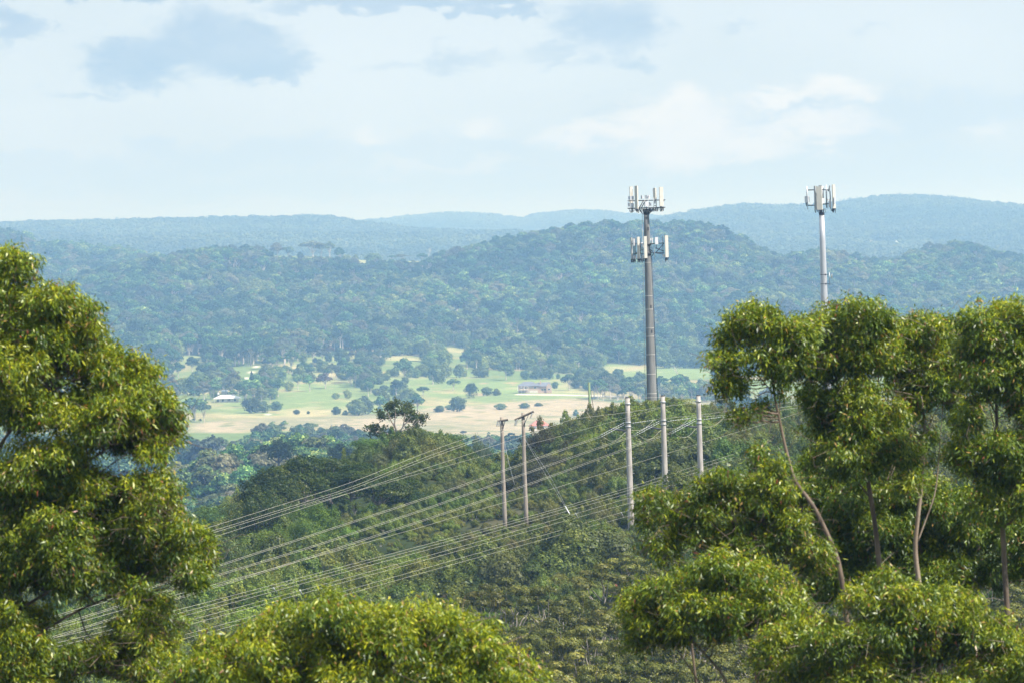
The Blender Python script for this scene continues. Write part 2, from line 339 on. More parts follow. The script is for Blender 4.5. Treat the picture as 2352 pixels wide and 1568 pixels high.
def inpoly(px, py, poly):
    r = np.zeros(np.shape(px), bool); n = len(poly)
    for i in range(n):
        (x1, y1), (x2, y2) = poly[i], poly[(i + 1) % n]
        c = (y1 > py) != (y2 > py)
        with np.errstate(divide='ignore', invalid='ignore'): r ^= c & (px < (x2 - x1) * (py - y1) / (y2 - y1 + 1e-12) + x1)
    return r
DRY = [[(430, 994), (436, 972), (520, 962), (640, 958), (760, 955), (900, 950), (980, 936), (1130, 925), (1330, 915), (1450, 925), (1640, 925), (1640, 992), (1200, 1004), (1000, 992), (800, 990), (700, 980), (620, 984), (540, 994)],
       [(1800, 925), (2352, 905), (2500, 905), (2500, 940), (1800, 945)], [(660, 1050), (690, 1040), (735, 1040), (745, 1060), (700, 1066)], [(480, 1052), (530, 1056), (540, 1100), (470, 1110), (440, 1085)], [(360, 1060), (430, 1060), (420, 1085), (360, 1085)]]
GREEN = [[(496, 935), (500, 922), (556, 918), (565, 936), (570, 945), (580, 930), (640, 925), (652, 905), (625, 885), (650, 862), (640, 842), (690, 826), (770, 806), (835, 804), (800, 835), (790, 870), (800, 900), (860, 915), (910, 925), (910, 952), (600, 958), (500, 955)],
         [(866, 858), (1080, 856), (1090, 882), (1170, 874), (1290, 858), (1300, 885), (1360, 900), (1360, 920), (1000, 950), (900, 952), (980, 922), (905, 905), (920, 890), (860, 880)],
         [(398, 822), (410, 814), (470, 816), (468, 830), (440, 833)], [(395, 918), (404, 870), (430, 858), (478, 846), (482, 866), (436, 890), (500, 912), (440, 920)],
         [(874, 828), (880, 818), (940, 814), (985, 822), (985, 830), (900, 832)], [(1016, 800), (1030, 792), (1090, 806), (1090, 818), (1030, 816)],
         [(1120, 772), (1200, 766), (1296, 764), (1296, 776), (1200, 780)], [(1378, 842), (1400, 834), (1500, 842), (1640, 846), (1650, 864), (1500, 874), (1400, 868)],
         [(1690, 872), (2352, 858), (2500, 858), (2500, 902), (1690, 905)], [(560, 868), (590, 838), (604, 834), (590, 862), (575, 876)],
         [(440, 1080), (540, 1080), (540, 1110), (440, 1110)]]
BARE = [(1390, 606, 22, 10), (1315, 604, 10, 6), (565, 640, 24, 9), (742, 715, 16, 7), (585, 752, 18, 6), (250, 762, 14, 7), (480, 720, 14, 5), (1240, 802, 18, 5), (1025, 756, 14, 4), (1560, 590, 18, 6)]
RIDGE_OPEN = [(620, 588), (980, 594), (990, 610), (820, 612), (620, 604)]
PATHS = [[(622, 955), (600, 940), (584, 925), (560, 918)], [(562, 872), (575, 856), (592, 838)], [(1185, 905), (1280, 906), (1420, 909)]]
def cover(x, Y):
    """0..1 masks over the ground: dry grass, green grass, bare red soil"""
    z = ground_z(x, Y); px, py = proj(x, np.maximum(Y, 20), z)
    wob = (fbm(x / 40, Y / 60, 21, 3) - .5)
    pxw, pyw = px + wob * 22, py + (fbm(x / 40, Y / 60, 22, 3) - .5) * 9
    v = (Y > 2300) & (Y < 6300)
    d = np.zeros(x.shape); g = np.zeros(x.shape); b = np.zeros(x.shape)
    for p in DRY: d = np.maximum(d, (inpoly(pxw, pyw, p) & v & (Y < 4400)).astype(float))
    for p in GREEN: g = np.maximum(g, (inpoly(pxw, pyw, p) & v & (Y < 5200)).astype(float))
    g = np.maximum(g, (inpoly(px, py, RIDGE_OPEN) & (Y > 5900) & (Y < 6300)).astype(float))
    for (cx, cy, rx, ry) in BARE: b = np.maximum(b, ((((pxw - cx) / rx) ** 2 + ((pyw - cy) / ry) ** 2 < 1) & (Y > 4300) & (Y < 6300)).astype(float))
    return d, g, b, px, py
def seg_dist(px, py, pts, sy=1.0):
    r = np.full(px.shape, 1e9)
    for (x1, y1), (x2, y2) in zip(pts[:-1], pts[1:]):
        dx, dy = x2 - x1, (y2 - y1) * sy; t = np.clip(((px - x1) * dx + (py - y1) * sy * dy) / (dx * dx + dy * dy), 0, 1)
        r = np.minimum(r, np.hypot(px - x1 - t * dx, (py - y1) * sy - t * dy))
    return r
rowsY = np.concatenate([np.arange(-400, 0, 40), np.arange(0, 800, 8), np.arange(800, 2400, 40), np.arange(2400, 3300, 15), np.arange(3300, 5100, 7), np.arange(5100, 6400, 13), np.arange(6400, 8500, 60), np.arange(8500, 18000, 75), np.linspace(18000, 30500, 20)])
sc = np.linspace(-1, 1, 321); sc = .55 * sc + .45 * sc ** 3
YY, SS = np.meshgrid(rowsY, sc, indexing='ij'); XX = SS * np.maximum(320, .20 * YY)
ZZ = ground_z(XX, YY)
d_, g_, b_, gpx, gpy = cover(XX, YY)
def blur(a_, k=2):
    for _ in range(k): a_ = a_.copy(); a_[1:-1, 1:-1] = (a_[:-2, 1:-1] + a_[2:, 1:-1] + a_[1:-1, :-2] + a_[1:-1, 2:] + 2 * a_[1:-1, 1:-1]) / 6
    return a_
d_, g_ = blur(d_, 6), blur(g_, 6)
n1, n2, n3 = fbm(XX / 45, YY / 110, 31, 5), fbm(XX / 11, YY / 26, 32, 4), fbm(XX / 200, YY / 260, 33, 3)
def C(*c): return np.array(c, float)
lerp = lambda a, b, t: a * (1 - t[..., None]) + b * t[..., None]
base_c = lerp(C(.040, .055, .024), C(.085, .080, .045), np.clip((n2 - .35) * 3, 0, 1))
base_c = lerp(base_c, lerp(C(.14, .20, .07), C(.30, .27, .14), np.clip((n1 - .42) * 4, 0, 1)), ((YY > 2500) & (YY < 4750)) * .9)
gr = lerp(C(.17, .23, .085), C(.34, .31, .17), np.clip((n1 - .50) * 4.5, 0, 1)); gr = lerp(gr, C(.19, .27, .10), np.clip((n3 - .5) * 3, 0, 1)); gr = lerp(gr, C(.33, .26, .15), np.clip((n2 - .66) * 6, 0, 1))
dr = lerp(C(.34, .29, .195), C(.23, .225, .135), np.clip((n1 - .45) * 5, 0, 1)); dr = lerp(dr, C(.19, .20, .10), np.clip((n2 - .56) * 5, 0, 1))
colr = lerp(base_c, gr, g_); colr = lerp(colr, dr, d_); colr = lerp(colr, np.broadcast_to(C(.40, .20, .12), colr.shape), b_)
for p in PATHS: colr = lerp(colr, np.broadcast_to(C(.62, .58, .50), colr.shape), np.clip(1.6 - seg_dist(gpx, gpy, p, 1.6) / 1.6, 0, 1) * ((YY > 3500) & (YY < 5200)))
nr, nc = YY.shape
idx = np.arange(nr * nc).reshape(nr, nc)
Fg = np.stack([idx[:-1, :-1], idx[:-1, 1:], idx[1:, 1:], idx[1:, :-1]], -1).reshape(-1, 4)
gm = newmat('ground_cover'); t = gm.node_tree; N = t.nodes; L = t.links
a = N.new('ShaderNodeAttribute'); a.attribute_name = 'cover'
tcn = N.new('ShaderNodeTexCoord'); nn = N.new('ShaderNodeTexNoise'); nn.inputs['Scale'].default_value = .12; nn.inputs['Detail'].default_value = 7; nn.inputs['Roughness'].default_value = .7
L.new(tcn.outputs['Object'], nn.inputs['Vector'])
mr = N.new('ShaderNodeMapRange'); L.new(nn.outputs[0], mr.inputs[0]); mr.inputs[1].default_value = .3; mr.inputs[2].default_value = .7; mr.inputs[3].default_value = .68; mr.inputs[4].default_value = 1.3
mx = N.new('ShaderNodeVectorMath'); mx.operation = 'SCALE'; L.new(a.outputs['Color'], mx.inputs[0]); L.new(mr.outputs[0], mx.inputs['Scale'])
df = N.new('ShaderNodeBsdfDiffuse'); L.new(mx.outputs[0], df.inputs[0]); oo = N.new('ShaderNodeOutputMaterial'); L.new(df.outputs[0], oo.inputs[0])
gme = mesh('ground', np.stack([XX, YY, ZZ], -1).reshape(-1, 3), Fg, gm, smooth=True)
ca = gme.attributes.new('cover', 'FLOAT_COLOR', 'POINT'); ca.data.foreach_set('color', np.concatenate([colr, np.ones(colr.shape[:2] + (1,))], -1).astype(np.float32).ravel())
tag(link('ground', gme), kind='structure')

# ------------------------------------------------------------------ plant shapes
def leaf_faces(P, Nn, size, rg, asp=1.0):
    """quads at P facing about Nn"""
    n = len(P); r = rg.normal(size=(n, 3)); U = np.cross(Nn, r); U /= np.maximum(np.linalg.norm(U, axis=1, keepdims=True), 1e-6)
    Vv = np.cross(Nn, U); s = (size * rg.uniform(.6, 1.35, n))[:, None]
    U = U * s; Vv = Vv * s * asp
    Q = np.stack([P - U * .5 - Vv * .15, P + Vv * .5, P + U * .5 + Vv * .1, P - Vv * .5], 1).reshape(-1, 3)
    return Q, np.arange(4 * n).reshape(n, 4)
def shell(c, r, n, rg, up=.35, inner=.55, out=.55):
    """n points in the outer part of an ellipsoid, more on top; with face normals that lean outward"""
    d = rg.normal(size=(n, 3)); d /= np.linalg.norm(d, axis=1, keepdims=True)
    flip = (d[:, 2] < 0) & (rg.random(n) < up * 2); d[flip, 2] *= -1
    rad = inner + (1 - inner) * rg.random(n) ** .6
    ang = np.arctan2(d[:, 1], d[:, 0]); bump = 1 + .13 * np.sin(3 * ang + c[0] * 5) + .12 * np.sin(5 * ang + d[:, 2] * 6 + c[1] * 9)
    P = np.array(c) + d * np.array(r) * (rad * bump)[:, None]
    Nn = d * out + rg.normal(size=(n, 3)) * (1 - out); Nn /= np.maximum(np.linalg.norm(Nn, axis=1, keepdims=True), 1e-6)
    return P, Nn, d
def tube_np(pts, rr, n=5):
    m = MB(); m.tube(pts, rr, n, cap=False); V = np.concatenate(m.v); return V, np.array([f for f in m.f], np.int32)
def bend(a, b, rg, k=4, s=.08):
    a, b = np.array(a, float), np.array(b, float); t = np.linspace(0, 1, k)[:, None]; L_ = np.linalg.norm(b - a)
    P = a * (1 - t) + b * t; P[1:-1] += rg.normal(size=(k - 2, 3)) * L_ * s; return P
def plant(seed, h, w, style, nl, ls, trunk=True):
    rg = np.random.default_rng(seed); lob = []; r = w / 2
    if style == 'gum':
        n = rg.integers(9, 13)
        for i in range(n):
            a = i * 2.4 + rg.uniform(-.5, .5); q = math.sqrt((i + .3) / n) * .68
            z = h * (.84 - .52 * q ** 1.2 + rg.uniform(-.12, .06))
            s = rg.uniform(.32, .48)
            lob.append(((math.cos(a) * q * r, math.sin(a) * q * r, z), (r * s, r * s, r * s * rg.uniform(.55, .8))))
    elif style == 'umbrella':
        n = rg.integers(12, 17)
        for i in range(n):
            a = i * 2.4 + rg.uniform(-.6, .6); q = math.sqrt((i + .3) / n) * .8
            z = h * (.95 - .36 * q ** 1.4 + rg.uniform(-.07, .03)); s = rg.uniform(.22, .33)
            lob.append(((math.cos(a) * q * r, math.sin(a) * q * r, z), (r * s, r * s, r * s * rg.uniform(.42, .6))))
    elif style == 'round':
        for i in range(13):
            a = i * 2.4 + rg.uniform(-.5, .5); q = math.sqrt((i + .3) / 13) * .72; s = rg.uniform(.26, .50)
            lob.append(((math.cos(a) * q * r, math.sin(a) * q * r, h * (.72 - .36 * q + rg.uniform(-.20, .14))), (r * s, r * s, h * rg.uniform(.13, .25))))
        lob.append(((r * rg.uniform(-.1, .1), 0, h * .42), (r * .66, r * .66, h * .34))); lob.append(((r * rg.uniform(-.15, .15), 0, h * .20), (r * .74, r * .7, h * .2)))
    elif style == 'head':
        for tier, n in ((0, 9), (1, 7)):
            for i in range(n):
                a = i * 2.4 + rg.uniform(-.6, .6); q = math.sqrt((i + .3) / n) * (.78 if tier == 0 else .95); s = rg.uniform(.20, .31)
                lob.append(((math.cos(a) * q * r, math.sin(a) * q * r, h - r * (.25 + .75 * q ** 1.5 + rg.uniform(0, .2) + tier * .95)), (r * s, r * s, r * s * rg.uniform(.42, .58))))
    elif style == 'cone':
        for i in range(12):
            q = i / 11; a = i * 2.4; rr = r * (1 - q) ** .7 * .8
            lob.append(((math.cos(a) * rr * .4, math.sin(a) * rr * .4, h * (.2 + .72 * q)), (rr * .75 + r * .1, rr * .75 + r * .1, h * .11)))
    elif style == 'dome':
        lob = [((0, 0, h * .47), (r * .95, r * .95, h * .5)), ((0, 0, h * .62), (r * .7, r * .7, h * .37))]
    elif style == 'shrub':
        n = rg.integers(6, 11)
        for i in range(n):
            a = i * 2.4 + rg.uniform(-.6, .6); q = math.sqrt((i + .2) / n) * .72; s = rg.uniform(.26, .5)
            lob.append(((math.cos(a) * q * r, math.sin(a) * q * r, h * (.62 - .30 * q + rg.uniform(-.1, .12))), (r * s, r * s, h * rg.uniform(.22, .38))))
    elif style == 'wispy':
        for i in range(14):
            a = rg.uniform(0, 6.28); q = rg.uniform(.0, .8); s = rg.uniform(.1, .2)
            lob.append(((math.cos(a) * q * r, math.sin(a) * q * r, h * rg.uniform(.35, .95)), (r * s, r * s, h * rg.uniform(.08, .2))))
    elif style == 'bare':
        lob = []
    vol = np.array([l[1][0] * l[1][2] for l in lob]) if lob else np.zeros(0)
    Vs, Fs, mi, tone = [], [], [], []; n0 = 0
    for l, v in zip(lob, vol):
        k = max(6, int(nl * v / vol.sum())); P, Nn, d = shell(l[0], l[1], k, rg, .4 if style in ('gum', 'umbrella', 'head') else .3, out=.80 if style in ('shrub', 'round', 'head') else .68)
        keep = P[:, 2] > h * .04; P, Nn = P[keep], Nn[keep]; d = d[keep]
        Q, F = leaf_faces(P, Nn, ls, rg); Vs.append(Q); Fs.append(F + n0); n0 += len(Q); mi += [0] * len(F)
        tb = rg.uniform(-.2, .2); tone.append(np.repeat(np.clip(rg.normal(.42 + tb, .2, len(P)), 0, 1), 4))
    if trunk:
        tops = [l[0] for l in lob] if lob else [(rg.uniform(-1, 1) * r, rg.uniform(-1, 1) * r, h * rg.uniform(.7, 1)) for _ in range(7)]
        fork = h * (.6 if style == 'head' else .38 if style in ('gum', 'umbrella') else .15 if style != 'bare' else .35); tr = h * (.010 if style == 'head' else .020)
        lean = rg.normal(size=2) * h * .03
        segs = [(bend((0, 0, -h * .08), (lean[0], lean[1], fork), rg, 4, .03), [tr * 1.5, tr * 1.2, tr, tr * .9])]
        for tp in tops[:10]:
            segs.append((bend((lean[0], lean[1], fork * rg.uniform(.75, 1)), tp, rg, 5, .06), np.linspace(tr * .62, tr * .16, 5)))
            if style == 'bare':
                e = np.array(tp) + rg.normal(size=3) * h * .12; e[2] = tp[2] + h * .1
                segs.append((bend((np.array(tp) + (lean[0], lean[1], fork)) / 2, e, rg, 4, .08), np.linspace(tr * .3, tr * .1, 4)))
        for p, rr in segs:
            V, F = tube_np(p, rr, 5); Vs.append(V); Fs.append(F + n0); n0 += len(V); mi += [1] * len(F); tone.append(np.zeros(len(V)))
    return np.concatenate(Vs), np.concatenate(Fs), mi, np.concatenate(tone)
def plant_mesh(name, mats, *a, **k):
    V, F, mi, tn = plant(*a, **k); return mesh(name, V, F, mats, mi, tn)

def scatter(name, protos, mats, P, which, rz, sc3, label, cat, tilt=None):
    """ONE object: its mesh holds the plant shapes and the points; its nodes set a copy of a shape on each point"""
    Vs, Fs, mi, tn, pid = [], [], [], [], []; n0 = 0
    for i, (V, F, m, t_) in enumerate(protos):
        Vs.append(V); Fs.append(F + n0); mi += list(m); tn.append(t_); pid.append(np.full(len(V), i)); n0 += len(V)
    k = len(P); Vs.append(P); tn.append(np.zeros(k)); pid.append(100 + np.asarray(which))
    me = mesh(name, np.concatenate(Vs), np.concatenate(Fs), mats, mi, np.concatenate(tn))
    assert len(me.vertices) == n0 + k, 'validate dropped vertices'
    a = me.attributes.new('pid', 'INT', 'POINT'); a.data.foreach_set('value', np.concatenate(pid).astype(np.int32))
    rot = np.zeros((n0 + k, 3), np.float32); rot[n0:, 2] = rz
    if tilt is not None: rot[n0:, 0] = tilt
    a = me.attributes.new('rot', 'FLOAT_VECTOR', 'POINT'); a.data.foreach_set('vector', rot.ravel())
    s3 = np.ones((n0 + k, 3), np.float32); s3[n0:] = sc3
    a = me.attributes.new('scl', 'FLOAT_VECTOR', 'POINT'); a.data.foreach_set('vector', s3.ravel())
    o = link(name, me); tag(o, label, cat, kind='stuff')
    g = bpy.data.node_groups.new(name + '_nodes', 'GeometryNodeTree')
    g.interface.new_socket('Geometry', in_out='INPUT', socket_type='NodeSocketGeometry'); g.interface.new_socket('Geometry', in_out='OUTPUT', socket_type='NodeSocketGeometry')
    N = g.nodes; L = g.links; gi = N.new('NodeGroupInput'); go = N.new('NodeGroupOutput')
    def attr(nm, ty):
        q = N.new('GeometryNodeInputNamedAttribute'); q.data_type = ty; q.inputs[0].default_value = nm; return q.outputs[0]
    ip = attr('pid', 'INT')
    def cmpn(op, b):
        c = N.new('FunctionNodeCompare'); c.data_type = 'INT'; c.operation = op
        L.new(ip, c.inputs[2]); c.inputs[3].default_value = b; return c.outputs[0]
    jo = N.new('GeometryNodeJoinGeometry')
    for i in reversed(range(len(protos))):
        se = N.new('GeometryNodeSeparateGeometry'); se.domain = 'POINT'; L.new(gi.outputs[0], se.inputs[0]); L.new(cmpn('EQUAL', i), se.inputs[1])
        ti = N.new('GeometryNodeGeometryToInstance'); L.new(se.outputs[0], ti.inputs[0]); L.new(ti.outputs[0], jo.inputs[0])
    se = N.new('GeometryNodeSeparateGeometry'); se.domain = 'POINT'; L.new(gi.outputs[0], se.inputs[0]); L.new(cmpn('GREATER_EQUAL', 100), se.inputs[1])
    mp = N.new('GeometryNodeMeshToPoints'); L.new(se.outputs[0], mp.inputs[0])
    io = N.new('GeometryNodeInstanceOnPoints'); L.new(mp.outputs[0], io.inputs[0]); L.new(jo.outputs[0], io.inputs['Instance']); io.inputs['Pick Instance'].default_value = True
    sb = N.new('FunctionNodeInputInt'); 
    sm = N.new('ShaderNodeMath'); sm.operation = 'SUBTRACT'; L.new(ip, sm.inputs[0]); sm.inputs[1].default_value = 100
    L.new(sm.outputs[0], io.inputs['Instance Index'])
    er = N.new('FunctionNodeEulerToRotation'); L.new(attr('rot', 'FLOAT_VECTOR'), er.inputs[0]); L.new(er.outputs[0], io.inputs['Rotation'])
    L.new(attr('scl', 'FLOAT_VECTOR'), io.inputs['Scale']); L.new(io.outputs[0], go.inputs[0])
    md = o.modifiers.new('scatter', 'NODES'); md.node_group = g
    return o
def jitter_grid(y0, y1, half, step, rg, j=.45):
    """points about `step` apart over a fan of ground, half-width = half(Y)"""
    out = []; Y = y0
    while Y < y1:
        s = step(Y) if callable(step) else step; h = half(Y); n = int(2 * h / s)
        x = (np.arange(n) + .5) * s - h + rg.uniform(-j, j, n) * s
        out.append(np.stack([x, Y + rg.uniform(-j, j, n) * s], 1)); Y += s
    return np.concatenate(out)
FR = lambda m: (lambda Y: .09 * Y * m)
# ------------------------------------------------------------------ far ranges: forest
rg = np.random.default_rng(5)
mF = [LF_FAR, BARK_FAR]
pr = [plant(100 + i, 1.0, 1.15, 'gum' if i % 2 else 'shrub', 130, .16, trunk=False) for i in range(5)]
Q = jitter_grid(8700, 13000, FR(1.15), lambda Y: 15 * Y / 10500, rg)
Q2 = jitter_grid(15800, 17500, lambda Y: .09 * Y * 1.0, 21, rg)
Q = np.concatenate([Q, Q2]); z = ground_z(Q[:, 0], Q[:, 1])
clr = fbm(Q[:, 0] / 260, Q[:, 1] / 160, 77, 3); (fpx, fpy) = proj(Q[:, 0], Q[:, 1], z)
keep = ~((clr > .66) & (Q[:, 1] < 12000)) & ~((fpx > 1985) & (fpx < 2075) & (fpy > 558) & (fpy < 576) & (Q[:, 1] < 10500))
Q, z = Q[keep], z[keep]; n = len(Q); hh = rg.uniform(11, 22, n) * (.7 + .6 * fbm(Q[:, 0] / 300, Q[:, 1] / 300, 78, 2)); ww = rg.uniform(.9, 1.4, n) * hh
scatter('far_range_forest', pr, mF, np.column_stack([Q, z - 1]), rg.integers(0, 5, n), rg.uniform(0, 6.28, n), np.column_stack([ww, ww, hh]), 'hazy blue forest covering the far ranges on the horizon', 'forest')

# ------------------------------------------------------------------ the wooded hill, the valley trees
mH = [LF_HILL, BARK_FAR, LF_HILL2]
specs = [('gum', 15, 12), ('gum', 17, 13), ('gum', 14, 13), ('umbrella', 15, 14), ('umbrella', 17, 13), ('round', 11, 12), ('round', 9, 12), ('round', 12, 11), ('gum', 19, 12)]
hill_protos = [plant(200 + i, h, w, st, 2300, .85) for i, (st, h, w) in enumerate(specs)]
hill_protos = [(V, F, [2 if (q == 0 and i in (5, 6, 7)) else q for q in mi], tn) for i, (V, F, mi, tn) in enumerate(hill_protos)]
hill_meshes = {}
def hill_mesh(i):
    if i not in hill_meshes:
        V, F, mi, tn = hill_protos[i]; hill_meshes[i] = mesh('hill_tree', V, F, mH, mi, tn)
    return hill_meshes[i]
dead_me = plant_mesh('dead_tree', [BARK_FAR, surf('silver_wood', (.55, .52, .48), .8)], 291, 17, 12, 'bare', 0, 1)
Q = jitter_grid(4250, 6330, FR(1.22), 12.8, rg)
Q = np.concatenate([Q, jitter_grid(2450, 3560, FR(1.3), 11, rg), jitter_grid(3560, 4250, FR(1.3), 13, rg), jitter_grid(6500, 7300, FR(1.15), 12, rg), jitter_grid(1560, 1960, FR(1.35), 7.0, rg), jitter_grid(2000, 2450, FR(1.3), 10, rg)])
d_, g_, b_, px, py = cover(Q[:, 0], Q[:, 1]); Y = Q[:, 1]; z = ground_z(Q[:, 0], Y)
shr = fbm(Q[:, 0] / 130, Y / 130, 55, 3)
# trunk clear of open ground; in front of a meadow the tree must not stand over it either
d2 = np.zeros(len(Q), bool)
for hm_ in (4, 8, 11.5):
    for p in DRY + GREEN: d2 |= inpoly(px, py - hm_ / (K * Y), p) & (Y > 2400) & (Y < 5000)
keep = (d_ + g_ + b_ < .5) & ~(d2 & (rg.random(len(Q)) < .95))
thk = fbm(Q[:, 0] / 70, Y / 60, 57, 4); keep |= (g_ > .5) & (Y > 3600) & (Y < 4900) & (((thk > .645) & (px < 1300) & (rg.random(len(Q)) < .93)))
keep &= ~((Y > 3560) & (Y < 4500) & (shr < .44) & (g_ < .5)); keep &= ~((Y > 2600) & (Y < 2950) & (rg.random(len(Q)) < .25))
keep &= ~((Y > 6120) & (px > 640) & (px < 985)); keep &= ~((Y < 1990) & (px > 1000))
for hx, hy, hw in ((521, 923, 36), (1226, 902, 50), (560, 860, 20)): keep &= ~((np.abs(px - hx) < hw + 8) & (py > hy - 4) & (py < hy + 42) & (Y > 2450) & (Y < 4600))
gk = (g_ > .5)[keep]
Q, z, px, py, shr, Y = Q[keep], z[keep], px[keep], py[keep], shr[keep], Y[keep]; n = len(Q)
low = ((py > 735) & (px > 850) & (Y > 4000)) | (shr > .57)
wh = np.where((low & (rg.random(n) < .75)) | (gk & (rg.random(n) < .55)), rg.integers(5, 8, n), rg.choice([0, 1, 2, 3, 4, 8], n))
sz = rg.uniform(.8, 1.55, n)  * np.where(Y > 6400, 1.25, 1) * np.where(Y < 2000, .62, 1) * np.where((Y > 2450) & (Y < 4500), .72, 1) * np.where(gk, rg.uniform(.5, 1.2, n), 1)
# no crown rises above the skyline of its own rise of ground, nor over the dry paddock behind the valley belt
SKY_H = [(0, 600), (170, 636), (240, 612), (330, 592), (420, 580), (500, 566), (600, 568), (630, 590), (980, 602), (1000, 582), (1130, 552), (1200, 537), (1300, 517), (1400, 508), (1600, 508), (1650, 522), (1700, 542), (1750, 570), (1800, 586), (1850, 580), (1900, 574), (2000, 594), (2060, 594), (2100, 574), (2150, 558), (2240, 558), (2280, 574), (2352, 588)]
BELT = [(0, 985), (430, 996), (560, 990), (620, 958), (700, 960), (860, 970), (1000, 984), (1250, 980), (1400, 955), (2352, 940)]
pl = lambda P_, x: np.interp(x, [q[0] for q in P_], [q[1] for q in P_])
hp = np.array([sp[1] for sp in specs])[wh]; cap = np.where((Y > 5300) & (Y < 6400), pl(SKY_H, px), np.where((Y > 2450) & (Y < 3560), pl(BELT, px) + 14 * np.abs(np.sin(px * .13)) * (Y < 3300), -999))
mh = (py - cap) * K * Y * np.where(Y > 5300, rg.uniform(.35, 1.35, n), rg.uniform(.7, 1.1, n)); sz = np.minimum(sz, np.maximum(mh / hp, .18)); ok = sz > .17
Q, z, px, py, shr, Y, wh, sz, gk = Q[ok], z[ok], px[ok], py[ok], shr[ok], Y[ok], wh[ok], sz[ok], gk[ok]; n = len(Q)
rz = rg.uniform(0, 6.28, n); P = np.column_stack([Q, z - .3])
# the 230 crowns that show largest stand as trees of their own
app = sz / Y * np.where(((px > 20) & (px < 2330)), 1, 0) * np.where((Y > 2000) & (Y < 6400), 1, 0) * rg.uniform(.6, 1, n) * np.where((Y > 4200), 1.5, 1)
hid = (px > 1640) & (py > 780) | (px < 400) & (py > 780) | (px < 230)
app[hid] = 0
big = np.argsort(-app)[:230]; m = np.ones(n, bool); m[big] = False
for j in big:
    i = int(wh[j]); o = link('hill_tree', hill_mesh(i), loc=P[j]); o.rotation_euler.z = rz[j]; s = sz[j] * 1.08; o.scale = (s, s, s)
    rnd = i in (5, 6, 7)
    tag(o, 'rounded green bushy tree in the hazy valley woodland' if rnd else 'hazy blue-green gum tree with pale trunk on the wooded hill', 'tree', 'bushy trees of the valley woodland' if rnd else 'gum trees of the wooded hill')
scatter('hill_forest', hill_protos, mH, P[m], wh[m], rz[m], np.repeat(sz[m][:, None], 3, 1), 'hazy blue-green forest over the hill and valley behind the towers', 'forest')

# ------------------------------------------------------------------ trees one can tell apart in the valley (px, py of the foot, width, height in print units)
styles = {'gum': 0, 'umb': 3, 'round': 5, 'dome': 20, 'cone': 21, 'dead': 22, 'bush': 6, 'purple': 23}
LF_PURP = leafmat('reddish_leaf', [(0, (.07, .055, .04)), (1, (.17, .13, .085))], .25, .05)
LF_DARKF = leafmat('dark_fig_leaf', [(0, (.018, .038, .018)), (1, (.05, .08, .03))], .2, .05)
special = {20: plant_mesh('dome_tree', [LF_DARKF, BARK_FAR], 301, 10, 10, 'dome', 2500, .6), 21: plant_mesh('conifer', [LF_DARKF, BARK_FAR], 302, 14, 7, 'cone', 2000, .7), 22: dead_me,
           23: plant_mesh('reddish_tree', [LF_PURP, BARK_FAR], 303, 12, 10, 'gum', 1300, .8)}
dims = {0: (13, 15), 3: (14, 15), 5: (12, 11), 20: (10, 10), 21: (7, 14), 22: (12, 17), 6: (12, 9), 23: (10, 12)}
def far_tree(px, py, w, h, st, label, cat='tree', y0=3450, y1=4900, name=None, group=None):
    if y0 > 5000: w *= 1.3; h *= 1.12
    p = ray_ground(px, py, y0, y1); i = styles[st]; me = special[i] if i in special else hill_mesh(i + (int(px) % 2 if i in (0, 3) else 0))
    kw, kh = dims[i]; o = link(name or 'valley_tree', me, loc=p - (0, 0, .3)); s = K * p[1]
    o.scale = (w * s / kw * 1.05, w * s / kw * 1.05, h * s / kh * 1.05); o.rotation_euler.z = px * 1.7
    tag(o, label, cat, group); return o
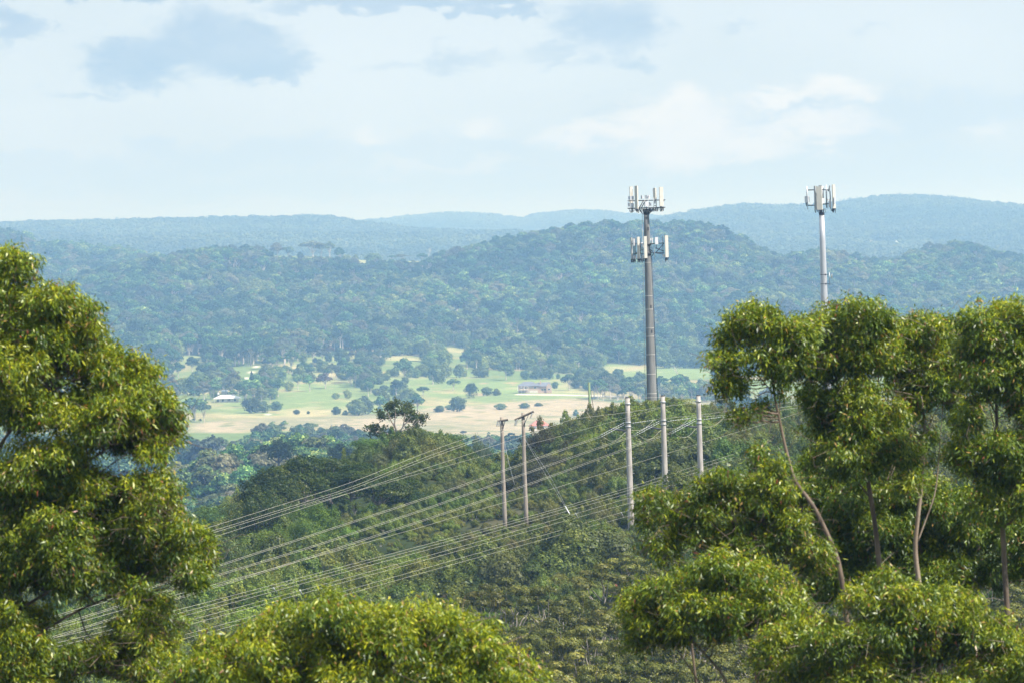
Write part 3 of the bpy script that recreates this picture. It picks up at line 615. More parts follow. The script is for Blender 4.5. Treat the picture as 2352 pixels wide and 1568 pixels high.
for (px_, py_, w_, h_, st_, lb) in [
  (759, 818, 24, 26, 'purple', 'small reddish bare-looking tree at the top edge of the green meadow'),
  (734, 836, 15, 14, 'bush', 'lone dark bush near the top of the green meadow'),
  (655, 841, 44, 46, 'umb', 'spreading gum tree at the upper left corner of the green meadow'),
  (684, 896, 28, 46, 'gum', 'tall thin gum leftmost of the three trees standing in the green meadow'),
  (664, 898, 24, 24, 'bush', 'low bush at the foot of the tall thin meadow gum'),
  (711, 898, 30, 37, 'gum', 'middle gum of the three trees standing in the green meadow'),
  (747, 892, 38, 37, 'purple', 'reddish crowned tree right of the three in the green meadow'),
  (454, 908, 68, 50, 'round', 'large dark spreading tree left of the white-roofed house'),
  (579, 895, 20, 42, 'cone', 'dark pointed conifer just right of the white-roofed house'),
  (611, 905, 18, 34, 'gum', 'narrow tree right of the pointed conifer'),
  (578, 948, 46, 38, 'round', 'big round bush right of the lawn at the white-roofed house'),
  (606, 947, 34, 28, 'bush', 'middle bush of the row right of the white-roofed house lawn'),
  (634, 942, 36, 22, 'bush', 'rightmost bush of the row right of the white-roofed house lawn'),
  (448, 966, 62, 54, 'umb', 'wide tree with several trunks standing over dry grass below the dark spreading tree'),
  (470, 969, 38, 44, 'umb', 'smaller companion of the many-trunked tree over dry grass'),
  (512, 896, 30, 34, 'round', 'rounded tree behind the left end of the white-roofed house'),
  (538, 892, 34, 44, 'gum', 'tall leafy tree behind the middle of the white-roofed house'),
  (556, 898, 26, 34, 'round', 'rounded tree behind the right end of the white-roofed house'),
  (681, 951, 16, 12, 'bush', 'small bush alone on the lower edge of the green meadow'),
  (708, 950, 9, 8, 'bush', 'tiny bush on the lower edge of the green meadow'),
  (812, 951, 12, 14, 'bush', 'small upright bush beside the dry grass strip'),
  (1042, 896, 33, 34, 'gum', 'round-headed gum alone on the tan patch of the right meadow'),
  (1083, 914, 32, 34, 'dome', 'dark dense dome-shaped tree in the right meadow left of the brick house'),
  (988, 873, 10, 14, 'bush', 'tiny upright tree in the upper right meadow'),
  (1118, 908, 28, 22, 'round', 'dark tree just left of the brick house garden'),
  (1140, 908, 22, 17, 'bush', 'low bush between the dark tree and the brick house'),
  (1150, 940, 32, 15, 'bush', 'wide block-shaped bush on the dry slope below the brick house'),
  (1205, 937, 30, 13, 'bush', 'flat bush on the dry slope under the brick house'),
  (1236, 932, 22, 9, 'bush', 'low spreading bush right of the flat bush below the brick house'),
  (1275, 892, 17, 18, 'round', 'small round tree at the right gable of the brick house'),
  (1308, 896, 42, 46, 'gum', 'large gum tree right of the brick house'),
  (1362, 892, 50, 46, 'round', 'big leafy tree left of the tall tower foot'),
  (1400, 898, 46, 44, 'gum', 'grey gum between the big leafy tree and the tall tower'),
  (1452, 893, 34, 32, 'gum', 'gum tree directly left of the tall tower shaft'),
  (1323, 955, 15, 16, 'bush', 'small pale bush on the dry slope left of the green pole'),
  (1007, 946, 26, 15, 'bush', 'bush on the dry grass below the right meadow'),
  (1032, 941, 20, 13, 'bush', 'smaller bush right of the one on the dry grass'),
  (1171, 863, 24, 18, 'round', 'round bush at the upper edge of the right meadow'),
  (1106, 866, 50, 24, 'round', 'wide clump of bush at the upper edge of the right meadow'),
  (1206, 818, 32, 38, 'dead', 'bleached dead tree with bare forked limbs on the lower hill'),
  (1302, 844, 26, 44, 'dead', 'bare pale dead tree above the large gum right of the brick house'),
  (1267, 856, 30, 40, 'gum', 'gum tree behind the right end of the brick house roof'),
  (1556, 868, 24, 30, 'dead', 'thin dead tree right of the tall tower'),
  (1480, 870, 10, 10, 'bush', 'small bush on the pale meadow beside the tall tower'),
  (935, 918, 40, 30, 'round', 'left bush of the thick clump at the centre of the meadows'),
  (972, 908, 32, 26, 'gum', 'dark tree at the right of the clump at the centre of the meadows')]:
    far_tree(px_, py_, w_, h_, st_, lb)
ORD = 'first second third fourth fifth sixth seventh eighth ninth tenth eleventh twelfth thirteenth fourteenth fifteenth sixteenth seventeenth'.split()
for q, (px_, py_, w_) in enumerate(sorted([(798, 872, 26), (814, 862, 30), (836, 856, 30), (852, 872, 32), (826, 888, 30), (846, 898, 30), (806, 848, 24), (826, 840, 28), (872, 882, 24), (888, 873, 24), (882, 902, 24), (906, 908, 30), (922, 893, 26), (950, 925, 32), (918, 928, 30), (866, 908, 22), (936, 935, 30)])):
    far_tree(px_, py_, w_ * 1.15, w_ * .8, 'round' if q % 2 else 'bush', ORD[q] + ' bush from the left in the long thicket dividing the two meadows', group='bushes of the thicket between the meadows')
for (px_, py_, w_, h_, st_, lb) in [(637, 597, 28, 34, 'gum', 'leftmost of the gums on the ridge line left of the picnic shelter'), (664, 598, 24, 34, 'gum', 'gum on the ridge line just left of the picnic shelter'),
  (689, 594, 14, 14, 'bush', 'small round tree on the ridge at the left end of the shelter'), (716, 596, 46, 38, 'umb', 'flat-topped gum spreading over the ridge shelter'), (740, 596, 26, 32, 'umb', 'slim flat-topped gum right of the ridge shelter'),
  (757, 597, 26, 33, 'umb', 'flat-topped gum second right of the ridge shelter'), (781, 603, 24, 30, 'gum', 'dense gum on the ridge right of the flat-topped ones'), (796, 606, 18, 20, 'round', 'low dark tree on the ridge right of the dense gum'),
  (817, 603, 13, 16, 'bush', 'small lone bush on the bare ridge'), (857, 612, 32, 28, 'round', 'wide dark tree on the open ridge grass'), (900, 604, 18, 16, 'umb', 'left tree of the low pair on the ridge grass'), (924, 604, 28, 18, 'umb', 'right tree of the low pair on the ridge grass'),
  (970, 602, 20, 22, 'gum', 'gum at the foot of the rising ridge'), (985, 600, 12, 30, 'dead', 'dead spar sticking up from the ridge')]:
    far_tree(px_, py_, w_, h_, st_, lb, y0=5900, y1=6300, name='ridge_tree')
# ------------------------------------------------------------------ the near hill: shrub cover
LF_BROWN = leafmat('brown_thicket_leaf', [(0, (.035, .035, .025)), (.5, (.075, .072, .042)), (1, (.13, .14, .055))], .25, .12)
mB = [LF_BUSH, BARK_FAR]
shrub_protos = [plant(400 + i, 2.8, 3.6, 'shrub', 7000, .115, trunk=False) for i in range(5)] + [plant(410 + i, 3.4, 3.0, 'round', 7000, .115, trunk=False) for i in range(2)] + [plant(420, 3.4, 3.2, 'wispy', 3000, .10)]
shrub_me = {}
def shrub_mesh(i, mats=None, key=None):
    k = (i, key)
    if k not in shrub_me:
        V, F, mi, tn = shrub_protos[i]; shrub_me[k] = mesh('shrub', V, F, mats or mB, mi, tn)
    return shrub_me[k]
rg = np.random.default_rng(42)
Q = jitter_grid(335, 800, lambda Y: .09 * Y * 1.25 + 4, lambda Y: 1.95 if Y > 430 else 2.4, rg, .95)
z = ground_z(Q[:, 0], Q[:, 1]); px, py = proj(Q[:, 0], Q[:, 1], z); n = len(Q)
big_n = fbm(Q[:, 0] / 16, Q[:, 1] / 26, 61, 3); Y = Q[:, 1]
sz = rg.uniform(.65, 1.0, n) * (.38 + 1.25 * np.clip((big_n - .3) / .4, 0, 1) ** 1.3)
sz = np.where((np.abs(px - 1455) < 75) & (Y > 480) & (Y < 562), sz * .45, sz); sz = np.where((np.abs(px - 1180) < 60) & (Y > 560) & (Y < 602), sz * .85, sz)
hump = (Y > 690) & (px > 820) & (px < 1075); sz = np.where(hump, sz * 1.25, sz)
# a notch behind the dip so that the valley shows through
keep = ~((Y > 700) & (px > 1082) & (px < 1180)); keep &= rg.random(n) < np.where(big_n < .36, .6, 1)
Q, z, px, py, sz, Y = Q[keep], z[keep], px[keep], py[keep], sz[keep], Y[keep]; n = len(Q)
wh = np.where(rg.random(n) < .12, 7, rg.integers(0, 7, n)); rz = rg.uniform(0, 6.28, n); P = np.column_stack([Q, z - .25])
SKY_M = [(0, 1192), (360, 1186), (500, 1150), (600, 1112), (700, 1092), (820, 1037), (860, 1010), (960, 987), (1050, 1002), (1075, 1032), (1100, 1060), (1190, 1040), (1250, 987), (1300, 967), (1340, 952), (1400, 932), (1450, 924), (1530, 916), (1600, 927), (1700, 937), (1850, 930), (2352, 914)]
mh = (py - np.interp(px, [q[0] for q in SKY_M], [q[1] for q in SKY_M])) * K * Y * rg.uniform(.85, 1.05, n)
sz = np.where(Y > 600, np.minimum(sz, np.maximum(mh / 3.3, .2)), sz)
tall = rg.uniform(.8, 1.25, n); s3 = np.column_stack([sz * 1.15, sz * 1.15, sz * tall])
app = sz * tall / Y * ((px > 10) & (px < 2340) & (py > 0)) * np.where((px > 1640) & (py > 1050), 0, 1) * np.where((px < 470) | (py > 1500), 0, 1) * np.where((px > 400) & (px < 1250) & (py > 1400), 0, 1) * rg.uniform(.7, 1, n)
big = np.argsort(-app)[:200]; m = np.ones(n, bool); m[big] = False
for j in big:
    o = link('shrub', shrub_mesh(int(wh[j])), loc=P[j]); o.rotation_euler.z = rz[j]; o.scale = tuple(float(v) for v in s3[j] * 1.12)
    tag(o, 'rounded green shrub in the dense scrub under the power lines', 'shrub', 'large shrubs of the scrub under the power lines')
scatter('scrub_cover', shrub_protos, mB, P[m], wh[m], rz[m], s3[m], 'dense green scrub covering the near hillside under the power lines', 'scrub')

def split_plant(a, k=None):
    V, F, mi, tn = plant(*a, **(k or {})); mi = np.array(mi); out = []
    for q in (0, 1):
        f = F[mi == q]; u, inv = np.unique(f, return_inverse=True); out.append((V[u], inv.reshape(f.shape), tn[u]))
    return out
def parted_tree(name, shapes, leaf, bark, p, sc, rz, label, cat='tree', group=None):
    r = empty(name, p, rz); r.scale = tuple(float(v) for v in sc)
    tag(r, label, cat, group)
    link('crown', shapes[0](leaf), r); link('trunk', shapes[1](bark), r)
    return r
def shapes_of(seed, h, w, st, nl, ls):
    (c, t_) = split_plant((seed, h, w, st, nl, ls)); cache = {}
    def mk(i, d):
        def f(m):
            if (i, m.name) not in cache: cache[(i, m.name)] = mesh(('crown', 'trunk')[i], d[0], d[1], m, None, d[2])
            return cache[(i, m.name)]
        return f
    return (mk(0, c), mk(1, t_)), float(np.quantile(c[0][:, 2], .997)), float(np.ptp(np.quantile(c[0][:, 0], [.01, .99])))
gum_shapes = [shapes_of(500 + i, 9, 8, 'umbrella', 7500, .17) for i in range(5)]
head_shapes = [shapes_of(540 + i, 9, 4.4, 'head', 8000, .11) for i in range(5)]
shoulder_shapes = [shapes_of(560 + i, 9, 8, 'gum', 11000, .17) for i in range(5)]
bush_shapes = [shapes_of(520 + i, 7, 7, 'round', 9000, .15) for i in range(2)]
LF_GUMD = leafmat('dark_gum_leaf', [(0, (.022, .045, .016)), (.5, (.052, .082, .0115)), (1, (.125, .135, .035))], .3, .10, .01, .01)
LF_LIME = leafmat('lime_leaf', [(0, (.045, .085, .018)), (.5, (.11, .17, .032)), (1, (.20, .26, .06))], .35, .06, 0, .01)
def mid_tree(px, top, w, Y, sh, leaf, label, seed, squash=1.0, group=None, name='gum_tree', cat='tree', extra=0.0):
    shp, h0, w0 = sh; tp = at(px, top, Y); g = gz(tp[0], Y) - .3 - extra; h = tp[2] - g; W_ = w * K * Y
    return parted_tree(name, shp, leaf, BARK, (tp[0], Y, g), (W_ / w0, W_ / w0 * squash, h / h0), seed * 1.3, label, cat, group)
# gums of the gully at the lower right
gl = [(1046, 1372, 66, 'small gum crown half hidden behind the big yellow-green treetop'), (1115, 1342, 92, 'gum with upswept pale limbs left of the tallest crown in the gully'), (1174, 1326, 100, 'tallest bronze-green gum at the left of the gully'),
      (1243, 1346, 96, 'gum with a forked pale trunk right of the tallest bronze-green one'), (1335, 1356, 84, 'small gum below the paired umbrella crowns in the gully'), (1370, 1294, 116, 'flat umbrella-crowned gum with two pale trunks in the middle of the gully'),
      (1440, 1268, 96, 'rounded umbrella gum highest up the gully'), (1482, 1302, 96, 'gum tucked to the right of the highest umbrella gum'), (1548, 1284, 110, 'gum crown touching the left edge of the right-hand foreground tree'),
      (1277, 1392, 112, 'wide leaning gum crown in the middle of the gully'), (1362, 1400, 100, 'brownish thin-leaved gum in the gully'), (1200, 1440, 90, 'shadowy gum beside the yellow-green treetop'),
      (1268, 1444, 104, 'green gum crown in front of the brownish thin-leaved one'), (1350, 1436, 128, 'broad fresh-green gum crown low in the gully'), (1412, 1470, 104, 'yellow-tinged gum low in the gully'),
      (1306, 1498, 136, 'broad gum with many thin pale stems at the bottom edge'), (1384, 1508, 100, 'olive gum at the bottom edge right of the many-stemmed one'), (1475, 1500, 124, 'dark gum at the bottom edge under the right-hand foreground tree'),
      (1560, 1440, 120, 'gum glimpsed under the lowest left branch of the right-hand foreground tree'), (1640, 1480, 130, 'gum seen between the thin leaning trunks at the bottom right'), (1800, 1280, 110, 'pale gum crown seen through the gap in the right-hand foreground trees'), (1900, 1330, 120, 'gum crown deep in the gap between the right-hand foreground trees'),
      (1720, 1420, 120, 'gum crown behind the leaning pale trunks at lower right'), (2000, 1400, 120, 'gum crown far back at lower right'), (2160, 1290, 120, 'gum crown seen right of the central foreground trunks'), (1230, 1530, 110, 'gum at the bottom edge right of the yellow-green treetop')]
for q, (x_, top, w_, lb) in enumerate(gl):
    Yt = min(470, 24.5 / ((unroll(x_, top)[1] - 560) * K)); mid_tree(x_, top, w_ * 1.3, Yt, head_shapes[q % 5], LF_GUM, lb, q, group='gums in the gully at the lower right')
EDGE = [(900, 1470), (1000, 1410), (1100, 1350), (1200, 1335), (1300, 1350), (1350, 1310), (1450, 1290), (1560, 1300), (1700, 1290), (1850, 1290), (2400, 1260)]
rgg = np.random.default_rng(8); placed = []
for q in range(900):
    x_, Yt = rgg.uniform(960, 2380), rgg.uniform(325, 425); X_ = (x_ - 1176) * K * Yt
    if any((X_ - a) ** 2 + (Yt - b) ** 2 < 3.7 ** 2 for a, b in placed): continue
    hgt = rgg.uniform(7.0, 9.5); g_z = gz(X_, Yt); tx, ty = proj(X_, Yt, g_z + hgt)
    if ty < np.interp(tx, [e[0] for e in EDGE], [e[1] for e in EDGE]) + 12 or ty > 1700 or len(placed) > 110: continue
    placed.append((X_, Yt)); mid_tree(float(tx), float(ty), rgg.uniform(120, 165), Yt, head_shapes[q % 5], LF_GUM, 'olive gum in the dense stand filling the gully', q, squash=1.0, group='olive gums filling the gully')
# the tree group on the left shoulder of the hill
for q, (x_, top, w_, Y_, sh, lf, lb) in enumerate([
    (632, 1072, 108, 660, shoulder_shapes[0], LF_GUMD, 'dark gum at the left end of the tree group on the hill shoulder'),
    (690, 1046, 120, 670, shoulder_shapes[1], LF_GUMD, 'tallest gum of the tree group on the hill shoulder'),
    (752, 1050, 116, 680, shoulder_shapes[2], LF_GUMD, 'gum right of the tallest one in the shoulder tree group'),
    (812, 1062, 110, 672, shoulder_shapes[3], LF_GUMD, 'gum at the middle right of the shoulder tree group with a bare pole-like stem'),
    (872, 1078, 120, 650, shoulder_shapes[4], LF_GUMD, 'yellowish gum at the right end of the shoulder tree group'),
    (730, 1150, 74, 630, bush_shapes[0], LF_LIME, 'bright lime-green tree in front of the dark shoulder gums'),
    (705, 1188, 66, 622, bush_shapes[1], LF_LIME, 'lower lime-green bush at the foot of the bright lime-green tree'),
    (910, 1118, 84, 655, bush_shapes[1], LF_GUMD, 'dark leafy tree right of the yellowish shoulder gum'),
    (600, 1122, 90, 640, bush_shapes[0], LF_GUMD, 'low dark tree at the left foot of the shoulder gums'),
    (500, 1160, 120, 690, bush_shapes[1], LF_BUSH, 'broad grey-green bush on the far left of the hill shoulder'),
    (420, 1172, 90, 690, bush_shapes[0], LF_BUSH, 'rounded bush just right of the left foreground tree, on the hill shoulder'),
    (560, 1138, 80, 680, bush_shapes[0], LF_BUSH, 'rounded bush left of the shoulder gums'),
    (596, 1212, 90, 600, bush_shapes[1], LF_LIME, 'grey-green round tree below the shoulder gums'),
    (540, 1236, 60, 590, bush_shapes[0], LF_BUSH, 'dark round tree left of the grey-green one below the shoulder gums')]):
    mid_tree(x_, top, w_ * 1.35, Y_ - 25, sh, lf, lb, q + 40)
# trees on the crest
for q, (x_, top, w_, Y_, sh, lf, lb) in enumerate([
    (1665, 898, 42, 740, gum_shapes[2], LF_BUSH, 'small dark tree on the crest right of the three big poles'),
    (1632, 922, 30, 740, bush_shapes[0], LF_BUSH, 'low bush left of the small dark crest tree'),
    (1848, 904, 60, 735, bush_shapes[1], LF_BUSH, 'rounded tree on the crest beside the central foreground crown'),
    (1100, 1000, 46, 770, bush_shapes[0], LF_HILL, 'pale upright tree in the dip of the hill crest'), (1125, 1015, 30, 790, bush_shapes[1], LF_HILL, 'smaller pale tree in the dip of the hill crest'),
    (1165, 1030, 36, 780, bush_shapes[0], LF_HILL, 'pale tree left of the shorter wooden pole, in the dip')]):
    mid_tree(x_, top, w_, Y_, sh, lf, lb, q + 70, extra=.5)
for q, (x_, top, w_, Y_, lb) in enumerate([(1240, 985, 84, 690, 'brown-grey thicket right of the wooden poles'), (1290, 972, 90, 700, 'brown-grey thicket highest under the thin wires'), (1340, 1000, 90, 680, 'brown-grey thicket nearest the left big pole'),
                                         (1268, 1040, 110, 660, 'wide brown-grey thicket behind the guy wires'), (1330, 1062, 100, 655, 'brown-grey thicket below the others'), (1215, 1062, 70, 650, 'brown-grey thicket just right of the taller wooden pole'), (1165, 1090, 70, 660, 'brown-grey thicket between the wooden poles')]):
    mid_tree(x_, top, w_, Y_, bush_shapes[q % 2], LF_BROWN, lb, q + 90, group='brown-grey thickets on the hill', name='thicket', cat='shrub')
for q, (x_, top, w_, Y_, lb) in enumerate([(1530, 913, 120, 725, 'round green bush mound under the tall tower foot'), (1445, 930, 90, 715, 'green bush mound left of the tower foot'), (1590, 925, 90, 728, 'green bush mound right of the tower foot'), (860, 1003, 110, 715, 'green bush mound left on the hump of the hill'),
                                         (940, 985, 110, 720, 'green bush mound at the top of the hump'), (1020, 996, 90, 715, 'green bush mound right on the hump'), (900, 1040, 130, 690, 'broad green mound on the face of the hump'), (1000, 1045, 120, 690, 'broad green mound right on the face of the hump')]):
    mid_tree(x_, top, w_, Y_, bush_shapes[q % 2], LF_BUSH, lb, q + 120, group='green bush mounds on the crest', name='bush_mound', cat='shrub')

# ------------------------------------------------------------------ custom trees: leaf clumps where the photograph has them
def hang_leaves(lobes, D, dens, L_, Wd, rg, droop, spread, tuft=.16, m=12, tone0=.24):
    """lobes (px, py, rx, ry[, depth offset in m]): sprays of hanging leaves over each clump"""
    Vs, tn = [], []; C0 = []
    for l in lobes:
        off = l[4] if len(l) > 4 else rg.uniform(-spread, spread); Y = D + off; c = at(l[0], l[1], Y); C0.append(c)
        rx, ry = l[2] * K * D, l[3] * K * D; ryy = (rx + ry) * .5
        k = max(4, int(dens * rx * ry * 3.2)); sub = max(6, int(k / 7))
        # small domes over the clump, sprays over the domes
        d = rg.normal(size=(sub, 3)); d /= np.linalg.norm(d, axis=1, keepdims=True); fl = (d[:, 2] < -.1) & (rg.random(sub) < .75); d[fl, 2] *= -1
        sc_ = c + d * np.array([rx, ryy, ry]) * rg.uniform(.45, 1.10, (sub, 1)) + rg.normal(size=(sub, 3)) * np.array([rx, ryy, ry]) * .13; o_ = rg.random(sub) < .16; sc_[o_] = c + (sc_[o_] - c) * 1.38; sr = np.where(o_, .6, 1) * rg.uniform(.12, .28, sub) * (rx + ry) * .75
        i = rg.integers(0, sub, k); e = rg.normal(size=(k, 3)); e /= np.linalg.norm(e, axis=1, keepdims=True); fl = (e[:, 2] < 0) & (rg.random(k) < .6); e[fl, 2] *= -1
        T = sc_[i] + e * sr[i][:, None] * rg.uniform(.5, 1, (k, 1)) * np.array([1, 1, .8]); outw = e * .5 + d[i] * .5
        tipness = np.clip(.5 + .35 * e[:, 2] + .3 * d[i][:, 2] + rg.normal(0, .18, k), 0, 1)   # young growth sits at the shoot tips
        TT = np.repeat(T, m, 0); n = len(TT); P = TT + rg.normal(size=(n, 3)) * tuft * .45
        dr = np.array([0, 0, -1.0]) * droop + np.repeat(outw, m, 0) * .55 + rg.normal(size=(n, 3)) * .48; dr /= np.linalg.norm(dr, axis=1, keepdims=True)
        s = np.cross(dr, rg.normal(size=(n, 3))); s /= np.linalg.norm(s, axis=1, keepdims=True); nn_ = np.cross(s, dr)
        ln = (L_ * rg.uniform(.5, 1.5, n))[:, None]; w = (Wd * rg.uniform(.7, 1.25, n))[:, None]; fold = nn_ * w * rg.uniform(-.35, .35, (n, 1))
        Vs.append(np.stack([P, P + dr * ln * .42 + s * w * .5 + fold, P + dr * ln + nn_ * ln * .08, P + dr * ln * .45 - s * w * .5 + fold], 1).reshape(-1, 3))
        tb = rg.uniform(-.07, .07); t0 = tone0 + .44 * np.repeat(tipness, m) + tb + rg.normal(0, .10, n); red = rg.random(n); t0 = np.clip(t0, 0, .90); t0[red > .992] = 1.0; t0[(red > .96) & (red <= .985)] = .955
        tn.append(np.repeat(t0, 4))
    V = np.concatenate(Vs); return V, np.arange(len(V)).reshape(-1, 4), np.concatenate(tn), np.array(C0)
def lobed_tree(name, label, D, lobes, limbs, leaf, bark, dens=60, L_=.12, Wd=.026, seed=1, droop=.9, spread=.5, tuft=.16, m=12, twig=.012, cat='tree', fill=0, grow=1.0, tone0=.24):
    """limbs: ([(px, py), ...], r0, r1[, depth offset]); the first is the trunk"""
    rg = np.random.default_rng(seed)
    if D < 200: lobes = [(l[0], l[1] + 15) + tuple(l[2:]) for l in lobes]
    if fill > 0:
        more = []
        for l in lobes:
            l = tuple(l); more.append((l[0], l[1], l[2] * grow, l[3] * grow))
            for _ in range(fill):
                a = rg.uniform(0, 6.28); k = rg.uniform(.5, .95); sc_ = rg.uniform(.35, .65); more.append((l[0] + math.cos(a) * l[2] * k, l[1] + math.sin(a) * l[3] * k * .9, l[2] * sc_ * grow, l[3] * sc_ * grow))
        lobes = more
    V, F, tn, C0 = hang_leaves(lobes, D, dens, L_, Wd, rg, droop, spread, tuft, m, tone0)
    trunkP = []; mbs = []; allp = []; allr = []
    for q, lm in enumerate(limbs):
        off = lm[3] if len(lm) > 3 else 0.0
        P = np.array([at(x, y, D + off * (i / max(1, len(lm[0]) - 1))) for i, (x, y) in enumerate(lm[0])])
        t = np.linspace(0, len(P) - 1, max(8, 5 * len(P))); P = np.stack([np.interp(t, range(len(P)), P[:, a]) for a in range(3)], 1)
        for _ in range(2): P[1:-1] = (P[:-2] + 2 * P[1:-1] + P[2:]) / 4
        if q == 0:
            g = gz(P[0][0], P[0][1]); P = np.concatenate([[[P[0][0], P[0][1], g - .4]], P]) if P[0][2] > g else P
        rr = np.linspace(lm[1], lm[2], len(P)) * (.50 if D < 200 else 1); mbs.append((P, rr)); allp.append(P); allr.append(rr)
    root = mbs[0][0][0].copy(); r = empty(name, root); tag(r, label, cat)
    tm = MB(); tm.tube(mbs[0][0] - root, mbs[0][1], 9); tm.build('trunk', bark, r)
    for P, rr in mbs[1:]:
        bm_ = MB(); bm_.tube(P - root, rr, 7); bm_.build('branch', bark, r)
    AP = np.concatenate(allp); AR = np.concatenate(allr); tw = MB()
    for c in C0:
        cand = AP + 0; dd = np.linalg.norm(AP - c, axis=1) + np.maximum(0, AP[:, 2] - c[2]) * 2.5; j = int(np.argmin(dd)); a = AP[j]
        if dd[j] > .15:
            tw.tube(bend(a, c, rg, 6, .05) - root, np.linspace(min(AR[j] * .8, twig * 2.6), twig * .5, 6), 5, cap=False)
        for _ in range(5):
            e = c + rg.normal(size=3) * np.array([.35, .35, .25]); tw.tube(bend(c, e, rg, 4, .08) - root, np.linspace(twig * .5, twig * .18, 4), 4, cap=False)
    tw.build('twigs', bark, r)
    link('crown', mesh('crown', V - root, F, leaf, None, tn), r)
    return r
# crest tree with the flat open crown
LF_CREST = leafmat('crest_gum_leaf', [(0, (.025, .045, .015)), (.5, (.06, .088, .022)), (1, (.15, .15, .04))], .3, .02)
lobed_tree('crest_tree', 'open flat-topped gum standing alone on the crest with its limbs showing', 722,
           [(885, 940, 18, 10), (905, 934, 22, 11), (928, 936, 18, 9), (945, 950, 16, 10), (962, 960, 14, 9), (880, 957, 14, 8), (868, 950, 10, 7), (918, 950, 16, 9), (938, 965, 15, 8), (900, 957, 12, 7),
            (848, 985, 12, 8), (862, 982, 12, 7), (875, 990, 14, 8), (855, 1000, 9, 6), (882, 1003, 12, 8), (960, 977, 14, 9), (948, 990, 14, 9)],
           [([(912, 1030), (911, 1000), (910, 985), (905, 970)], .22, .10), ([(910, 985), (898, 965), (890, 945)], .10, .05), ([(906, 975), (908, 955), (908, 940)], .09, .04), ([(911, 1000), (925, 980), (945, 955)], .11, .04), ([(925, 980), (930, 960), (928, 940)], .08, .04), ([(911, 1005), (890, 995), (860, 990)], .10, .04), ([(920, 990), (945, 980), (960, 965)], .07, .03)],
           LF_CREST, BARK, dens=22, L_=.30, Wd=.16, seed=31, droop=.2, spread=2.0, tuft=.4, m=10, twig=.03)
DARKB = surf('scorched_bark', (.07, .065, .06), .9)
for nm, x0, y0, yb, sc_, lb, sd_ in (('fire_scorched_tree', 640, 1018, 1062, 1.0, 'fan-shaped scorched tree standing dark against the hazy valley', 33), ('fire_scorched_tree', 783, 1028, 1060, .8, 'smaller scorched tree right of the fan-shaped one, just behind the near hill', 34)):
    lobed_tree(nm, lb, 1500, [(x0 - 28 * sc_, y0 + 14, 9, 10), (x0 - 16 * sc_, y0 + 20, 6, 10), (x0 - 3, y0 + 4, 8, 12), (x0 + 8, y0 + 10, 8, 14), (x0 + 20 * sc_, y0 + 10, 9, 9), (x0 + 28 * sc_, y0 + 16, 8, 8), (x0 + 4, y0 + 26, 12, 10), (x0 - 18 * sc_, y0 + 32, 7, 7), (x0 + 16, y0 + 30, 10, 8)],
               [([(x0, yb + 60), (x0, yb), (x0, y0 + 36)], .4, .25), ([(x0, yb), (x0 - 16, y0 + 34), (x0 - 28, y0 + 14)], .2, .08), ([(x0, y0 + 40), (x0 + 2, y0 + 10)], .2, .08), ([(x0, yb), (x0 + 14, y0 + 30), (x0 + 24, y0 + 12)], .2, .08)],
               LF_DARKF, DARKB, dens=9, L_=.6, Wd=.35, seed=sd_, droop=.0, spread=1.5, tuft=.7, m=9, twig=.05)

# ------------------------------------------------------------------ poles and power lines
CONC = surf('weathered_concrete_pole', (.46, .42, .38), .85, (.27, .25, .23), 1.4, (3, 3, .35), bump=.15)
WOOD = surf('weathered_wood_pole', (.34, .29, .24), .9, (.20, .17, .14), 3, (4, 4, .25), bump=.2)
GREENP = surf('green_treated_pole', (.18, .26, .13), .85, (.12, .17, .09), 2, (3, 3, .3))
STEEL = surf('galvanised_steel', (.42, .43, .43), .5, (.30, .31, .32), 4, metal=.3)
DARKST = surf('dark_steel', (.07, .07, .075), .6, (.04, .04, .045), 4, metal=.3)
GLASSI = surf('pale_insulator', (.50, .52, .51), .4, (.36, .38, .38), 5)
WIRE = surf('aluminium_wire', (.50, .47, .37), .5, (.38, .36, .29), .5, metal=.25)
YW = lambda px: 1 / (.003125 - 9.24e-7 * px) if px < 1450 else 560 + (px - 1450) * .18
def wire(label, pts, r=.0115, mat=None, name='power_line', group=None, Yf=None, n=14):
    if pts[0][0] < 500 and not Yf:
        (xa, ya), (xb, yb) = pts[:2]; pts = [(-180, ya + (ya - yb) / (xb - xa) * (xa + 180))] + list(pts)
    P = np.array([at(x, y, (Yf or YW)(x)) for x, y in pts]); t = np.linspace(0, len(P) - 1, n * (len(P) - 1) + 1)
    S_ = np.stack([np.interp(t, range(len(P)), P[:, a]) for a in range(3)], 1)
    for _ in range(n // 2): S_[1:-1] = (S_[:-2] + 2 * S_[1:-1] + S_[2:]) / 4
    m = MB(); m.tube(S_, r, 5); o = m.build(name, mat or WIRE); tag(o, label, 'cable', group); return o
def disc_string(m, a, b, n=9, r=.13):
    a, b = np.array(a), np.array(b); d = b - a; m.tube([a, b], r * .28, 6, m=0)
    for i in range(n):
        c = a + d * (i + .7) / (n + .4); u = d / np.linalg.norm(d) * .045; m.tube([c - u, c - u * .2, c + u], [r * .35, r, r * .45], 10, m=0)
